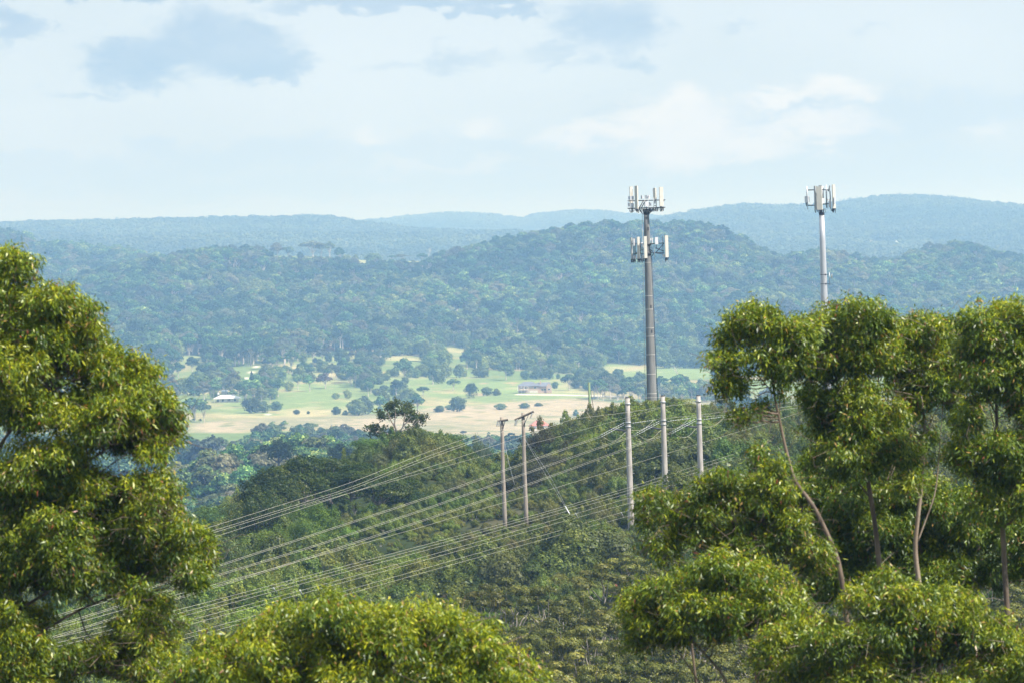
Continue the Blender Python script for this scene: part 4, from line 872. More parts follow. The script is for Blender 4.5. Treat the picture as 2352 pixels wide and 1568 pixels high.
def big_pole(px, top, Y, label, bands):
    tp = at(px, top, Y); g = gz(tp[0], Y) - .5; h = tp[2] - g; r = empty('transmission_pole', (tp[0], Y, g)); tag(r, label, 'power pole')
    m = MB(); zz = np.linspace(0, h, 9); m.tube([(0, 0, q) for q in zz], np.interp(zz, [0, h], [.33, .225]), 20); m.build('shaft', CONC, r)
    for q in bands:
        c = MB(); c.tube([(0, 0, h - q), (0, 0, h - q - .16)], .29, 16); c.build('clamp_band', STEEL, r)
    # step bolts up both sides
    s = MB()
    for i in range(int((h - 1) / .75)):
        sd_ = 1 if i % 2 else -1; s.tube([(sd_ * .2, .0, 1 + i * .75), (sd_ * .48, 0, 1 + i * .75)], .018, 4)
    s.build('step_bolts', STEEL, r)
    c = MB(); c.tube([(0, 0, h), (0, 0, h + .10)], [.24, .18], 16); c.build('cap', DARKST, r)
    return r, tp, h
poles3 = [(1441, 913, 560, 'left pole of the three tall pale transmission poles'), (1522, 909, 572, 'middle pole of the three tall pale transmission poles'), (1604, 908, 584, 'right pole of the three tall pale transmission poles')]
for q, (px_, top, Y_, lb) in enumerate(poles3):
    r, tp, h = big_pole(px_, top, Y_, lb, (.5, 2.35, 2.75))
    base = np.array(r.location); A = np.array([0, 0, h - 2.55]); loc = lambda x, y, dY=0: at(x, y, Y_ + dY) - base
    ends = [((px_ - 62, 1001 - q * 4), (px_ + 66, 963 - q * 4))]
    ay = 974 - q * 4 - 3
    for (lx, ly), (rx_, ry_) in ends:
        for dz_ in (-.10, .10):
            st_ = MB(); disc_string(st_, loc(px_ - 6, ay) + (0, 0, dz_), loc(lx, ly, -4) + (0, 0, dz_), 10, .05); st_.build('insulator_string', GLASSI, r)
        st_ = MB(); disc_string(st_, loc(px_ + 10, ay), loc(rx_, ry_, 4), 10, .05); st_.build('insulator_string', GLASSI, r)
        ar = MB(); ar.tube([loc(px_, ay + 18), loc(px_ - 40, ay + 12, -1)], .085, 8); ar.build('strut_insulator', DARKST, r)
        for dd in (0,):
            jm = MB(); J = [loc(lx + 8, ly + 2, -3), loc(lx + 22 + dd, ly + 12 + dd * .4, -2), loc(lx + 40, ly + 9 + dd * .5, -1), loc(lx + 62, ay + 14), loc(px_ + 26, ay + 18, 1), loc(px_ + 46, ry_ + 16, 2), loc(rx_ - 6, ry_ + 1, 3)]
            J = np.array(J); t = np.linspace(0, 6, 31); J = np.stack([np.interp(t, range(7), J[:, a]) for a in range(3)], 1)
            for _ in range(4): J[1:-1] = (J[:-2] + 2 * J[1:-1] + J[2:]) / 4
            jm.tube(J, .014, 5); jm.build('jumper_loop', WIRE, r)
GW = 'conductors of the tall pole line'
def pair(lb, pts, off=3.2, **k):
    wire('upper ' + lb, pts, group=GW, **k); wire('lower ' + lb, [(x, y + off * (1 if x > 300 else 1.2)) for x, y in pts], group=GW, **k)
pair('wire of the pair running down left from the left tall pole', [(90, 1424), (400, 1330), (479, 1304), (730, 1222), (976, 1142), (1091, 1102), (1240, 1048), (1379, 1000)])
pair('wire of the pair running down left from the middle tall pole', [(90, 1446), (400, 1350), (465, 1329), (730, 1249), (976, 1167), (1091, 1126), (1280, 1059), (1460, 997)])
pair('wire of the pair running down left from the right tall pole', [(60, 1480), (377, 1381), (560, 1325), (756, 1263), (976, 1191), (1091, 1153), (1280, 1086), (1438, 1028), (1542, 991)])
wire('single wire just under the pairs, passing in front of all three tall poles', [(60, 1462), (400, 1366), (756, 1269), (976, 1207), (1091, 1172), (1270, 1121), (1438, 1070), (1604, 1018), (1775, 967), (1867, 936), (2040, 880)], group=GW)
for lb, pts, r_ in [('uppermost thin wire of the lower bundle', [(60, 1478), (391, 1404), (680, 1328), (976, 1250), (1091, 1219), (1280, 1167), (1443, 1119), (1532, 1090), (1723, 1030), (1867, 986), (2000, 945)], .0115),
                ('second wire of the lower bundle', [(60, 1492), (394, 1412), (680, 1335), (976, 1256), (1091, 1225), (1280, 1172), (1443, 1125), (1604, 1075), (1723, 1037), (1867, 992), (2000, 951)], .0115),
                ('third wire of the lower bundle', [(60, 1500), (394, 1421), (680, 1343), (976, 1263), (1091, 1232), (1280, 1179), (1443, 1132), (1604, 1083), (1740, 1041), (1867, 1004), (2000, 964)], .0115),
                ('fourth wire of the lower bundle', [(60, 1516), (391, 1435), (680, 1358), (976, 1277), (1091, 1245), (1280, 1191), (1443, 1143), (1604, 1098), (1740, 1059), (1870, 1018), (2000, 980)], .0115),
                ('fifth wire of the lower bundle', [(60, 1524), (400, 1443), (680, 1366), (976, 1285), (1091, 1253), (1280, 1200), (1443, 1155), (1604, 1111), (1740, 1071), (1870, 1029), (2000, 992)], .0115),
                ('sixth wire of the lower bundle', [(60, 1548), (400, 1463), (680, 1387), (976, 1304), (1122, 1262), (1280, 1219), (1426, 1176), (1604, 1128), (1740, 1092), (1870, 1050), (2000, 1012)], .0115),
                ('lowest wire of all', [(60, 1558), (400, 1472), (680, 1397), (976, 1313), (1152, 1264), (1290, 1226), (1433, 1187), (1604, 1138), (1740, 1102), (1870, 1060), (2000, 1022)], .0115)]:
    wire(lb, pts, r=r_, group='lower bundle of wires')
for lb, a, b in (('short white spacer clamped between the fourth and fifth wires', (1322, 1178), (1328, 1190)), ('short white spacer clamped between the two lowest wires', (1427, 1176), (1432, 1187)), ('short white spacer on the lower wires above the yellow-green treetop', (689, 1354), (693, 1364)), ('left small white spacer on the lower bundle', (628, 1349), (632, 1356))):
    m = MB(); m.tube([at(*a, YW(a[0])), at(*b, YW(b[0]))], .055, 6); tag(m.build('line_spacer', GLASSI), lb, 'line spacer')
for lb, pts in [('upper pale wire leaving right from the tall poles', [(1507, 962), (1614, 951), (1740, 934), (1863, 915), (2046, 965)][:4]), ('middle pale wire leaving right from the tall poles', [(1588, 958), (1672, 952), (1740, 943), (1853, 926)]), ('lower pale wire leaving right from the tall poles', [(1670, 955), (1760, 945), (1853, 933)])]:
    wire(lb, pts, group=GW)
for i in range(5):
    wire(('top', 'second', 'third', 'fourth', 'bottom')[i] + ' wire of the five running right of the short pale pole', [(2050, 972 + i * 8), (2200, 958 + i * 7), (2352, 942 + i * 6), (2420, 934 + i * 6)], group='wires right of the short pale pole')
big_pole(2053, 958, 668, 'short pale pole seen through the gap behind the central foreground crown', (.5, 1.4))
# wires of the wooden poles and the ridge
wire('top thin wire from the shorter wooden pole down to the left', [(300, 1262), (462, 1216), (800, 1110), (976, 1039), (1075, 1004), (1141, 978)], r=.0115)
wire('second thin wire from the taller wooden pole down to the left', [(300, 1268), (470, 1224), (800, 1121), (976, 1049), (1075, 1014), (1181, 975)], r=.0115)
wire('thin wire hanging close under the second one from the taller wooden pole', [(300, 1275), (466, 1230), (800, 1126), (976, 1055), (1075, 1019), (1140, 998), (1218, 957)], r=.011)
wire('wire crossing in front of both wooden poles up to the crest', [(300, 1285), (478, 1237), (760, 1145), (1000, 1067), (1091, 1037), (1200, 1001), (1316, 961), (1433, 947), (1520, 934), (1597, 923), (1760, 905)], r=.0115)
wire('faint thin wire crossing the middle of the wooden poles', [(700, 1160), (900, 1104), (1091, 1051), (1260, 1008), (1433, 960), (1518, 936), (1556, 925)], r=.009)
wire('twisted earth wire rising to the top of the left tall pole', [(1262, 951), (1310, 938), (1370, 922), (1436, 915)], r=.012); wire('twisted earth wire between the tall pole tops and the crest', [(1445, 914), (1522, 911), (1604, 910), (1760, 893)], r=.012)
def wood_pole(px, top, Y, label, arm, ins):
    tp = at(px, top, Y); g = gz(tp[0], Y) - .5; h = tp[2] - g; r = empty('wooden_power_pole', (tp[0], Y, g)); tag(r, label, 'power pole'); base = np.array(r.location)
    m = MB(); zz = np.linspace(0, h, 7); m.tube([(math.sin(q * .7) * .02, 0, q) for q in zz], np.interp(zz, [0, h], [.24, .185]), 14); m.build('shaft', WOOD, r)
    a, b = at(*arm[0], Y - .3) - base, at(*arm[1], Y - .3) - base; d = (b - a); m = MB(); c = (a + b) / 2; L_ = np.linalg.norm(d)
    m.tube([a, b], .11, 4, sm=False); m.build('crossarm', surf('dark_arm_timber', (.10, .085, .07), .9), r)
    for (p, q) in ins:
        st_ = MB(); disc_string(st_, at(*p, Y - .4) - base, at(*q, Y - .5) - base, 6, .11); st_.build('insulator', GLASSI, r)
    br = MB(); br.tube([a * .25 + b * .75, np.array([0.05, -.2, a[2] * .5 + b[2] * .5 - 1.0])], .035, 5); br.build('arm_brace', DARKST, r)
    return r
wood_pole(1152, 957, 600, 'shorter wooden pole, left of the pair, with a small dark crossarm', ((1142, 967), (1167, 963)), [((1144, 967), (1141, 979)), ((1149, 967), (1146, 979))])
wood_pole(1201, 947, 600, 'taller wooden pole, right of the pair, with a long tilted crossarm', ((1182, 964), (1226, 944)), [((1186, 963), (1182, 977)), ((1223, 947), (1218, 959)), ((1189, 962), (1185, 976))])
def guy(label, pts, r=.008, mat=None): return wire(label, pts, r=r, mat=mat or GLASSI, name='guy_wire', Yf=lambda x: 600 - (x - 1200) * .16, n=6)
guy('left guy wire of the taller wooden pole', [(1204, 1006), (1290, 1150), (1316, 1194)]); guy('right guy wire of the taller wooden pole', [(1206, 1008), (1262, 1088), (1300, 1163)])
guy('single guy wire of the shorter wooden pole', [(1157, 1003), (1168, 1060), (1182, 1112)], r=.010)
m = MB(); m.tube([at(1299, 1162, 584), at(1318, 1197, 581)], .05, 8); tag(m.build('guy_guard', surf('white_guard', (.8, .8, .78), .5)), 'white plastic guard at the foot of the guy wires', 'guy guard')
# green pole beyond the crest
tp = at(1353, 877, 745); g = gz(tp[0], 745) - .5; r = empty('green_pole', (tp[0], 745, g)); tag(r, 'green treated timber pole sticking up behind the crest with a dark stay', 'power pole')
m = MB(); m.tube([(0, 0, 0), (0, 0, tp[2] - g)], [.21, .15], 12); m.build('shaft', GREENP, r)
m = MB(); m.tube([(-.14, -.1, tp[2] - g), (-.14, -.1, 1)], .03, 6); m.build('cable_conduit', DARKST, r)
m = MB(); m.tube([(.15, 0, tp[2] - g - .9), (.62, 0, tp[2] - g - 4.6)], .045, 6); m.build('stay', DARKST, r)
# ------------------------------------------------------------------ mobile phone towers (front view drawn in metres from the shaft's axis; x right, z up from the shaft's top)
PANEL = surf('antenna_white', (.62, .59, .52), .45, (.54, .51, .45), 1.5)
PANELB = surf('antenna_grey', (.42, .43, .42), .5, (.34, .35, .35), 1.5)
BOXW = surf('radio_unit_white', (.66, .67, .70), .4, (.56, .57, .60), 2)
TCON = surf('tower_concrete', (.20, .20, .19), .85, (.12, .12, .115), .55, (2.5, 2.5, .3), bump=.12, contrast=(.40, .6))
TSTEEL = surf('tower_galvanised', (.50, .51, .53), .42, (.38, .39, .42), .8, (2, 2, .25), metal=.35)
CABLE = surf('black_cable', (.03, .03, .035), .5)
def rbox(w, d, h, bev=.04):
    """box with rounded uprights"""
    m = MB(); pts = []
    for (sx, sy) in ((1, 1), (-1, 1), (-1, -1), (1, -1)):
        for k in range(4):
            a = {(1, 1): 0, (-1, 1): 90, (-1, -1): 180, (1, -1): 270}[(sx, sy)] + k * 30; pts.append((sx * (w / 2 - bev) + bev * math.cos(R(a)), sy * (d / 2 - bev) + bev * math.sin(R(a))))
    n = len(pts); V = [(x, y, z) for z in (-h / 2, h / 2) for x, y in pts]
    m.add(V, [(i, (i + 1) % n, n + (i + 1) % n, n + i) for i in range(n)] + [tuple(range(n))[::-1], tuple(range(n, 2 * n))]); return m
def shifted(m, c, yaw=0):
    q = MB(); V = np.concatenate(m.v); a = np.array(Euler((0, 0, yaw)).to_matrix()); q.v = [V @ a.T + np.array(c)]; q.f = m.f; q.mi = m.mi; q.sm = m.sm; q.n = m.n; return q
def loops(m, c, w, n, rg, drop=.45):
    for i in range(n):
        x0, x1 = rg.uniform(-w, w), rg.uniform(-w, w) * 1.1; y0 = rg.uniform(-.12, .12); d = drop * rg.uniform(.6, 1.2); t = np.linspace(0, 1, 7)
        m.tube([(c[0] + x0 + (x1 - x0) * k, c[1] + y0 + .2 * k, c[2] - d * math.sin(math.pi * k)) for k in t], .024, 5)
def antenna(root, x, y, z0, z1, w, d, yaw, rg, mat=None, pipe=True, lower=0.0):
    c = (x, y, (z0 + z1) / 2); o = shifted(rbox(w, d, abs(z1 - z0)), c, yaw).build('antenna_panel', mat or PANEL, root)
    if pipe:
        bx, by = math.sin(yaw) * -(d / 2 + .16), math.cos(yaw) * (d / 2 + .16); m = MB(); m.tube([(x + bx, y + by, z0 - .35 - lower), (x + bx, y + by, z1 - .05)], .045, 8)
        for zq in (z0 + .45, z1 - .45): m.box((x + bx * .6, y + by * .6, zq), (.14, .26, .09), yaw)
        m.build('mounting_pipe', DARKST, o)
    m = MB(); loops(m, (x, y + .05, z0 + .02), w * .45, 4, rg); m.build('cable_tails', CABLE, o)
def radio(root, x, y, z, w, h, yaw=0, d=.22):
    o = shifted(rbox(w, d, h, .02), (x, y, z), yaw).build('radio_unit', BOXW, root)
def frame(root, bars, name='headframe', r=.05, mat=None):
    m = MB()
    for a, b in bars: m.tube([a, b], r, 7)
    m.build(name, mat or DARKST, root)
def tower(px, py, Y, label, mat, d0, d1, joints):
    tp = at(px, py, Y); g = gz(tp[0], Y) - .5; h = tp[2] - g; r = empty('mobile_phone_tower', (tp[0], Y, g)); tag(r, label, 'phone tower')
    m = MB(); zz = np.linspace(0, h, 12); f = (h) / 26.0; m.tube([(0, 0, q) for q in zz], np.interp(zz, [0, h], [d0 / 2, d1 / 2]), 28); m.build('shaft', mat, r)
    return r, h
rg = np.random.default_rng(77)
U = 760 * K / (4096 / 2352 * 1568 / 400) / 1.0            # metres per pixel of the 400 px close-up
T1, h1 = tower(1484.5, 481, 760, 'taller phone tower with two rings of antennas on a dark concrete shaft', TCON, 1.52, .70, 0)
u1 = 760 * K * .1465
def X1(zx, zy): return (zx - (722 + (zy - 550) * .040)) * u1
def Z1(zy): return h1 + (505 - zy) * u1
diam = lambda z: .76 + (1.52 - .70) * (h1 - z) / h1 * 1.0
for zq in [Z1(1345)] + [h1 - q for q in (11.6, 13.4, 15.9, 17.0, 19.4, 22.0, 24.6)]:
    m = MB(); rr = np.interp(zq, [0, h1], [.76, .35]) + .012; m.tube([(0, 0, zq), (0, 0, zq + .09)], rr, 28); m.build('joint_band', surf('joint_band', (.42, .41, .38), .8) if zq == Z1(1345) else bpy.data.materials['joint_band'], T1)
for zq in (Z1(810), h1 - 13.0, h1 - 16.3):     # dark hand holes
    m = MB(); rr = np.interp(zq, [0, h1], [.76, .35]); m.box((rr * .42, -rr * .90, zq), (.16, .08, .42), .4); m.build('hand_hole', CABLE, T1)
m = MB(); lx = -.62     # climbing ladder on the left side
for s_ in (0, .0): pass
zt, zb = h1 - .4, 1.0
def lxr(z): return -np.interp(z, [0, h1], [.76, .35]) - .20
m.tube([(lxr(zb), -.12, zb), (lxr(zt), -.12, zt)], .03, 5); m.tube([(lxr(zb), .12, zb), (lxr(zt), .12, zt)], .03, 5)
for i in range(int((zt - zb) / .9)):
    z_ = zb + i * .9; m.tube([(lxr(z_) - .10, 0, z_), (lxr(z_) + .24, 0, z_)], .02, 4)
m.build('ladder', STEEL, T1)
m = MB(); zt = Z1(1260); m.tube([(-lxr(zb) - .12, -.1, zb), (-lxr(zt) - .12, -.1, zt)], .05, 6); m.tube([(-lxr(zb) - .12, .02, zb), (-lxr(zt) - .12, .02, zt)], .03, 6); m.build('feeder_cables', CABLE, T1)
# upper head: triangular frame of two rails
def tri(rad, z, rot): return [(rad * math.cos(R(rot + k * 120)), rad * math.sin(R(rot + k * 120)), z) for k in range(3)]
bars = []
for zy in (368, 484):
    z = Z1(zy); c = [(X1(428, zy), -.9, z), (X1(1010, zy), -.9, z), (X1(1000, zy), .5, z), (X1(720, zy), 1.9, z), (X1(440, zy), .6, z)]
    bars += [(c[i], c[(i + 1) % 5]) for i in range(5)] + [((0, 0, z), c[0]), ((0, 0, z), c[1]), ((0, 0, z), c[3])]
bars += [((X1(610, 480), -.9, Z1(480)), (X1(670, 375), -.9, Z1(375))), ((X1(700, 375), -.9, Z1(375)), (X1(640, 484), -.9, Z1(484))), ((0, 0, Z1(560)), (0, 0, Z1(360))),
         ((X1(660, 560), 0, Z1(575)), (X1(600, 480), -.9, Z1(484))), ((X1(770, 560), 0, Z1(575)), (X1(830, 480), -.9, Z1(484)))]
frame(T1, bars, r=.062)
m = MB(); m.tube([(0, 0, Z1(590)), (0, 0, Z1(500))], [.40, .50], 20); m.build('collar', DARKST, T1)
for zx in (500, 830, 875, 745, 690): m = MB(); m.tube([(X1(zx, 500), -.98, Z1(548)), (X1(zx, 300), -.98, Z1(318))], .035, 6); m.build('mounting_pipe', STEEL, T1)
antenna(T1, X1(482, 220), .35, Z1(400), Z1(146), .50, .16, R(35), rg); antenna(T1, X1(561, 315), -1.15, Z1(497), Z1(136), .52, .20, R(-48), rg, lower=.2)
antenna(T1, X1(850, 260), .55, Z1(345), Z1(176), .50, .20, R(-48), rg, lower=.8); antenna(T1, X1(950, 315), -1.1, Z1(466), Z1(166), .56, .18, R(22), rg)
m = MB(); m.tube([(X1(490, 250), -.2, Z1(290)), (X1(498, 250), -.2, Z1(180))], .035, 6); m.build('whip_antenna', DARKST, T1)
for zx, zy, w, h_, yw, yy in ((488, 322, .50, .50, .35, -.85), (448, 322, .20, .46, -.5, -.6), (492, 440, .52, .58, -.2, -.85), (442, 425, .18, .52, -.5, -.6), (652, 315, .26, .44, -.5, .6), (722, 312, .40, .46, -.35, .7), (762, 318, .18, .48, .4, .5),
                          (722, 425, .48, .66, .25, -1.05), (775, 428, .26, .52, .5, -.6), (850, 405, .2, .3, .4, -.6), (860, 455, .3, .16, .3, -.7), (990, 385, .16, .14, .3, -.7)):
    radio(T1, X1(zx, zy), yy, Z1(zy), w, h_, yw)
m = MB()
for zx in (480, 500, 585, 610, 640, 770, 800, 850, 880, 960, 950): loops(m, (X1(zx, 490), -.5, Z1(492)), .28, 4, rg, .45)
m.build('cable_bundle', CABLE, T1)
# lower ring
for s_, nm in ((1, 'a'),):
    bars = [((X1(740, 1188), -.2, Z1(1190)), (X1(1012, 1190), -.5, Z1(1190))), ((X1(760, 1050), -.1, Z1(1048)), (X1(1000, 1040), -.5, Z1(1042))), ((X1(880, 1180), -.4, Z1(1186)), (X1(1000, 1045), -.5, Z1(1045))), ((X1(870, 1100), -.4, Z1(1115)), (X1(1000, 1165), -.5, Z1(1168))),
            ((X1(740, 1100), -.2, Z1(1105)), (X1(830, 1170), -.4, Z1(1172))), ((X1(800, 1250), -.1, Z1(1255)), (X1(850, 1190), -.4, Z1(1196))), ((X1(850, 1190), -.4, Z1(1186)), (X1(1000, 1222), -.5, Z1(1220))), ((X1(700, 1050), .1, Z1(1045)), (X1(500, 1040), .2, Z1(1040))),
            ((X1(700, 1195), .1, Z1(1195)), (X1(500, 1200), .2, Z1(1200))), ((X1(700, 1120), .1, Z1(1120)), (X1(560, 1190), .2, Z1(1190))), ((0, 0, Z1(1050)), (X1(860, 1050), 1.7, Z1(1050))), ((0, 0, Z1(1190)), (X1(860, 1190), 1.7, Z1(1190))), ((X1(700, 1050), -.3, Z1(1045)), (X1(700, 1050), -1.4, Z1(1045))), ((X1(700, 1190), -.3, Z1(1190)), (X1(700, 1190), -1.4, Z1(1190)))]
    frame(T1, bars, r=.05)
m = MB(); m.tube([(0, 0, Z1(1230)), (0, 0, Z1(1165))], .50, 20); m.tube([(0, 0, Z1(1075)), (0, 0, Z1(1035))], .49, 20); m.build('collar', DARKST, T1)
for zx, yy, t_, b_, w, yw, mt in ((497, .3, 940, 1280, .30, R(-62), PANELB), (600, -.9, 934, 1275, .38, R(30), None), (708, -1.55, 928, 1270, .44, R(18), None), (1041, -.75, 924, 1266, .48, R(24), None)):
    antenna(T1, X1(zx, (t_ + b_) / 2), yy, Z1(b_), Z1(t_), w, .18, yw, rg, mat=mt)
for zx, zy, w, h_, yw, yy in ((530, 1015, .18, .95, .3, -.1), (540, 1253, .36, .42, -.4, 0), (672, 1250, .26, .40, .3, -1.1), (655, 1030, .24, .18, .3, -.5), (672, 1080, .16, .32, .3, -.8), (881, 1003, .44, .98, .25, -.7), (792, 980, .22, .30, .3, .8), (1000, 1240, .26, .38, .2, -.5), (820, 1000, .12, .75, .4, .9)):
    radio(T1, X1(zx, zy), yy, Z1(zy), w, h_, yw)
for zx, a, b, yy in ((545, 950, 1240, -.1), (560, 945, 1240, .1), (640, 960, 1240, -.6), (820, 950, 1180, .9), (858, 1070, 1290, -.5), (990, 925, 1240, -.4), (885, 1060, 1130, -.5)):
    m = MB(); m.tube([(X1(zx, b), yy, Z1(b)), (X1(zx, b), yy, Z1(a))], .04, 6); m.build('mounting_pipe', STEEL if zx in (858, 820) else DARKST, T1)
m = MB()
for zx in (520, 545, 560, 615, 625, 655, 665, 1020, 1040): loops(m, (X1(zx, 1270), -.4, Z1(1272)), .2, 3, rg, .5)
for zx in (650, 630, 560, 665): m.tube([(X1(zx + rg.uniform(-10, 10), q), -.3 + rg.uniform(-.1, .1), Z1(q)) for q in range(1040, 1290, 40)], .03, 5)
m.build('cable_bundle', CABLE, T1)
# the right-hand tower
T2, h2 = tower(1887.5, 492, 800, 'thinner steel phone tower behind the foreground treetops, with one antenna cluster and small dish', TSTEEL, 1.62, .74, 0)
u2 = 800 * K * .2015
def X2(zx, zy): return (zx - (547 + (zy - 460) * .0305)) * u2
def Z2(zy): return h2 + (460 - zy) * u2
frame(T2, [((X2(545, 185), -.2, Z2(183)), (X2(382, 185), -.3, Z2(183))), ((X2(545, 360), -.2, Z2(358)), (X2(385, 360), -.3, Z2(358))), ((X2(545, 185), -.2, Z2(183)), (X2(640, 185), .1, Z2(190))), ((X2(545, 350), -.2, Z2(350)), (X2(650, 350), .1, Z2(345))),
           ((0, 0, Z2(470)), (0, 0, Z2(140))), ((X2(520, 180), -.2, Z2(183)), (X2(520, 350), -1.0, Z2(183))), ((X2(520, 350), -.2, Z2(350)), (X2(520, 350), -1.0, Z2(350))), ((X2(640, 200), .1, Z2(200)), (X2(650, 330), .1, Z2(395))), ((X2(625, 205), .1, Z2(205)), (X2(640, 205), .1, Z2(140)))], r=.075)
for zx, a, b, yy, rr in ((375, 140, 260, -.35, .05), (386, 140, 405, -.35, .05), (602, 130, 395, .2, .06), (610, 130, 395, .3, .05), (556, 140, 290, .3, .09), (570, 140, 300, .4, .05), (648, 300, 400, 0, .08)):
    m = MB(); m.tube([(X2(zx, b), yy, Z2(b)), (X2(zx, b), yy, Z2(a))], rr, 7); m.build('mounting_pipe', TSTEEL, T2)
antenna(T2, X2(516, 278), -1.1, Z2(411), Z2(145), .78, .30, R(-14), rg, mat=PANEL); antenna(T2, X2(472, 275), -.5, Z2(408), Z2(138), .34, .26, R(-60), rg, mat=PANELB)
antenna(T2, X2(682, 265), -.4, Z2(400), Z2(130), .46, .22, R(30), rg); antenna(T2, X2(535, 210), .9, Z2(290), Z2(132), .5, .2, R(170), rg, mat=PANELB)
for zx, zy, w, h_, yw, yy in ((372, 287, .52, .88, -.5, -.5), (398, 285, .12, .8, .3, -.3), (555, 310, .42, .70, .4, -.5), (640, 350, .34, .95, .2, -.1), (622, 300, .3, .2, .2, -.2), (690, 310, .22, 1.0, .3, -.75)):
    radio(T2, X2(zx, zy), yy, Z2(zy), w, h_, yw)
m = MB(); loops(m, (0, -.6, Z2(400)), .5, 14, rg, .7); loops(m, (X2(675, 400), -.3, Z2(400)), .35, 9, rg, .6); loops(m, (X2(372, 320), -.3, Z2(322)), .15, 3, rg, .6); m.build('cable_bundle', CABLE, T2)
m = MB(); m.tube([(0, 0, Z2(470)), (0, 0, Z2(440))], .40, 20); m.build('collar', DARKST, T2)
for zy in (1150, 1255):
    m = MB(); q = np.interp(Z2(zy), [0, h2], [.81, .37]); m.tube([(0, 0, Z2(zy) - .04), (0, 0, Z2(zy) + .04)], q + .012, 24); m.tube([(q * .9, 0, Z2(zy)), (X2(637, zy), -.2, Z2(zy))], .035, 6); m.box((q * .55, -q * .85, Z2(zy)), (.16, .1, .2)); m.build('dish_bracket', DARKST, T2)
m = MB(); m.tube([(X2(637, 1200), -.2, Z2(1270)), (X2(635, 1200), -.2, Z2(1125))], .05, 7); dp = m.build('dish_pole', TSTEEL, T2)
m = MB(); cx, cy, cz = X2(652, 1175), -.35, Z2(1172); ring = []
for k_ in range(7):
    a = k_ / 6 * R(70); ring.append((cx + .24 - .24 * math.cos(a) , .40 * math.sin(a)))
P_ = [(q[0], cy, cz) for q in ring]; m.tube(P_, [max(.01, q[1]) for q in ring], 16); m.build('dish', PANEL, T2)

# ------------------------------------------------------------------ houses of the valley
ROOFW = surf('white_metal_roof', (.80, .81, .80), .5, (.70, .71, .71), .6); ROOFB = surf('slate_blue_roof', (.15, .165, .21), .8, (.11, .12, .16), .5); ROOFR = surf('red_tile_roof', (.46, .17, .12), .8, (.36, .13, .09), .5)
BRICK = surf('tan_brick', (.45, .34, .27), .9, (.38, .28, .22), .4); WALLP = surf('pale_wall', (.66, .62, .54), .9, (.56, .53, .46), .4); DARKW = surf('window_dark', (.03, .035, .045), .25); TRIM = surf('white_trim', (.75, .74, .70), .7)
def hip(m, x0, x1, y0, y1, z0, z1, inset=None, over=.5):
    x0, x1, y0, y1 = x0 - over, x1 + over, y0 - over, y1 + over; i = inset if inset is not None else (y1 - y0) / 2; ym = (y0 + y1) / 2
    V = [(x0, y0, z0), (x1, y0, z0), (x1, y1, z0), (x0, y1, z0), (x0 + i, ym, z1), (x1 - i, ym, z1), (x0, y0, z0 - .18), (x1, y0, z0 - .18), (x1, y1, z0 - .18), (x0, y1, z0 - .18)]
    m.add(V, [(0, 1, 5, 4), (1, 2, 5), (2, 3, 4, 5), (3, 0, 4), (6, 7, 1, 0), (7, 8, 2, 1), (8, 9, 3, 2), (9, 6, 0, 3), (9, 8, 7, 6)])
def walls(x0, x1, y0, y1, z0, z1): m = MB(); m.box(((x0 + x1) / 2, (y0 + y1) / 2, (z0 + z1) / 2), (x1 - x0, y1 - y0, z1 - z0)); return m
def windows(r, spots, y, w=1.5, h=1.2, name='window'):
    for (x, z) in spots:
        m = MB(); m.box((x, y - .03, z), (w, .10, h)); f = m.build(name, TRIM if name == 'window' else PANEL, r)
        if name == 'window': m = MB(); m.box((x, y - .075, z), (w - .24, .06, h - .24)); m.build('pane', DARKW, f)
# long low house with a white roof and a verandah
p = ray_ground(521, 923, 3500, 4300); r = empty('white_roofed_house', p, -.05); tag(r, 'long low house with a curved-looking white roof and deep verandah beside the lawn', 'house'); s = K * p[1]; L2 = 31 * s
walls(-L2 + 2, L2 - 2, 0, 7, -1, 2.6).build('wall', WALLP, r); m = MB(); hip(m, -L2 + .5, L2 - .5, -2, 9, 2.7, 5.0, 5); m.build('roof', ROOFW, r)
windows(r, [(-6, 1.4), (-2.5, 1.4), (1.5, 1.4), (5.5, 1.4)], 0, 2, 1.7)
for i in range(6): m = MB(); m.tube([(-L2 + 1 + i * (2 * L2 - 2) / 5, -1.9, -1), (-L2 + 1 + i * (2 * L2 - 2) / 5, -1.9, 2.6)], .12, 6); m.build('verandah_post', TRIM, r)
for (x_, y_, w_, lb) in ((516, 905, 15, 'small white roof just above the middle of the long white-roofed house'), (498, 912, 12, 'tiny white shed at the left end of the long white-roofed house')):
    q = ray_ground(x_, y_, 3500, 4400); w = w_ * K * q[1] / 2; r = empty('shed', q); tag(r, lb, 'shed'); walls(-w, w, 0, 3.5, -.5, 2.2).build('wall', WALLP, r); m = MB(); hip(m, -w, w, 0, 3.5, 2.2, 3.2, .8, .3); m.build('roof', ROOFW, r)
# two-storey brick house
p = ray_ground(1226, 902, 3700, 4350); r = empty('brick_house', p, .06); tag(r, 'two-storey brick house with a slate blue hipped roof in the middle of the right meadow', 'house')
s = K * p[1]; X = lambda zx: (zx - 1050) * .293 * s
walls(X(935), X(1085), 0, 9, -1.2, 5.2).build('wall', BRICK, r); walls(X(1085), X(1182), 1.5, 9, -1, 4.6).build('wall', BRICK, r)
m = MB(); hip(m, X(935), X(1088), 0, 9, 5.2, 8.0, 4.6, .8); m.build('roof', ROOFB, r)
m = MB(); x0, x1 = X(1080), X(1186); m.add([(x0, .6, 4.6), (x1, .6, 4.6), (x1, 9.5, 4.6), (x0, 9.5, 4.6), (x0, 5, 7.2), (x1, 5, 7.2)], [(0, 1, 5, 4), (3, 4, 5, 2), (0, 3, 2, 1), (1, 2, 5), (0, 4, 3)]); m.build('roof', ROOFB, r)
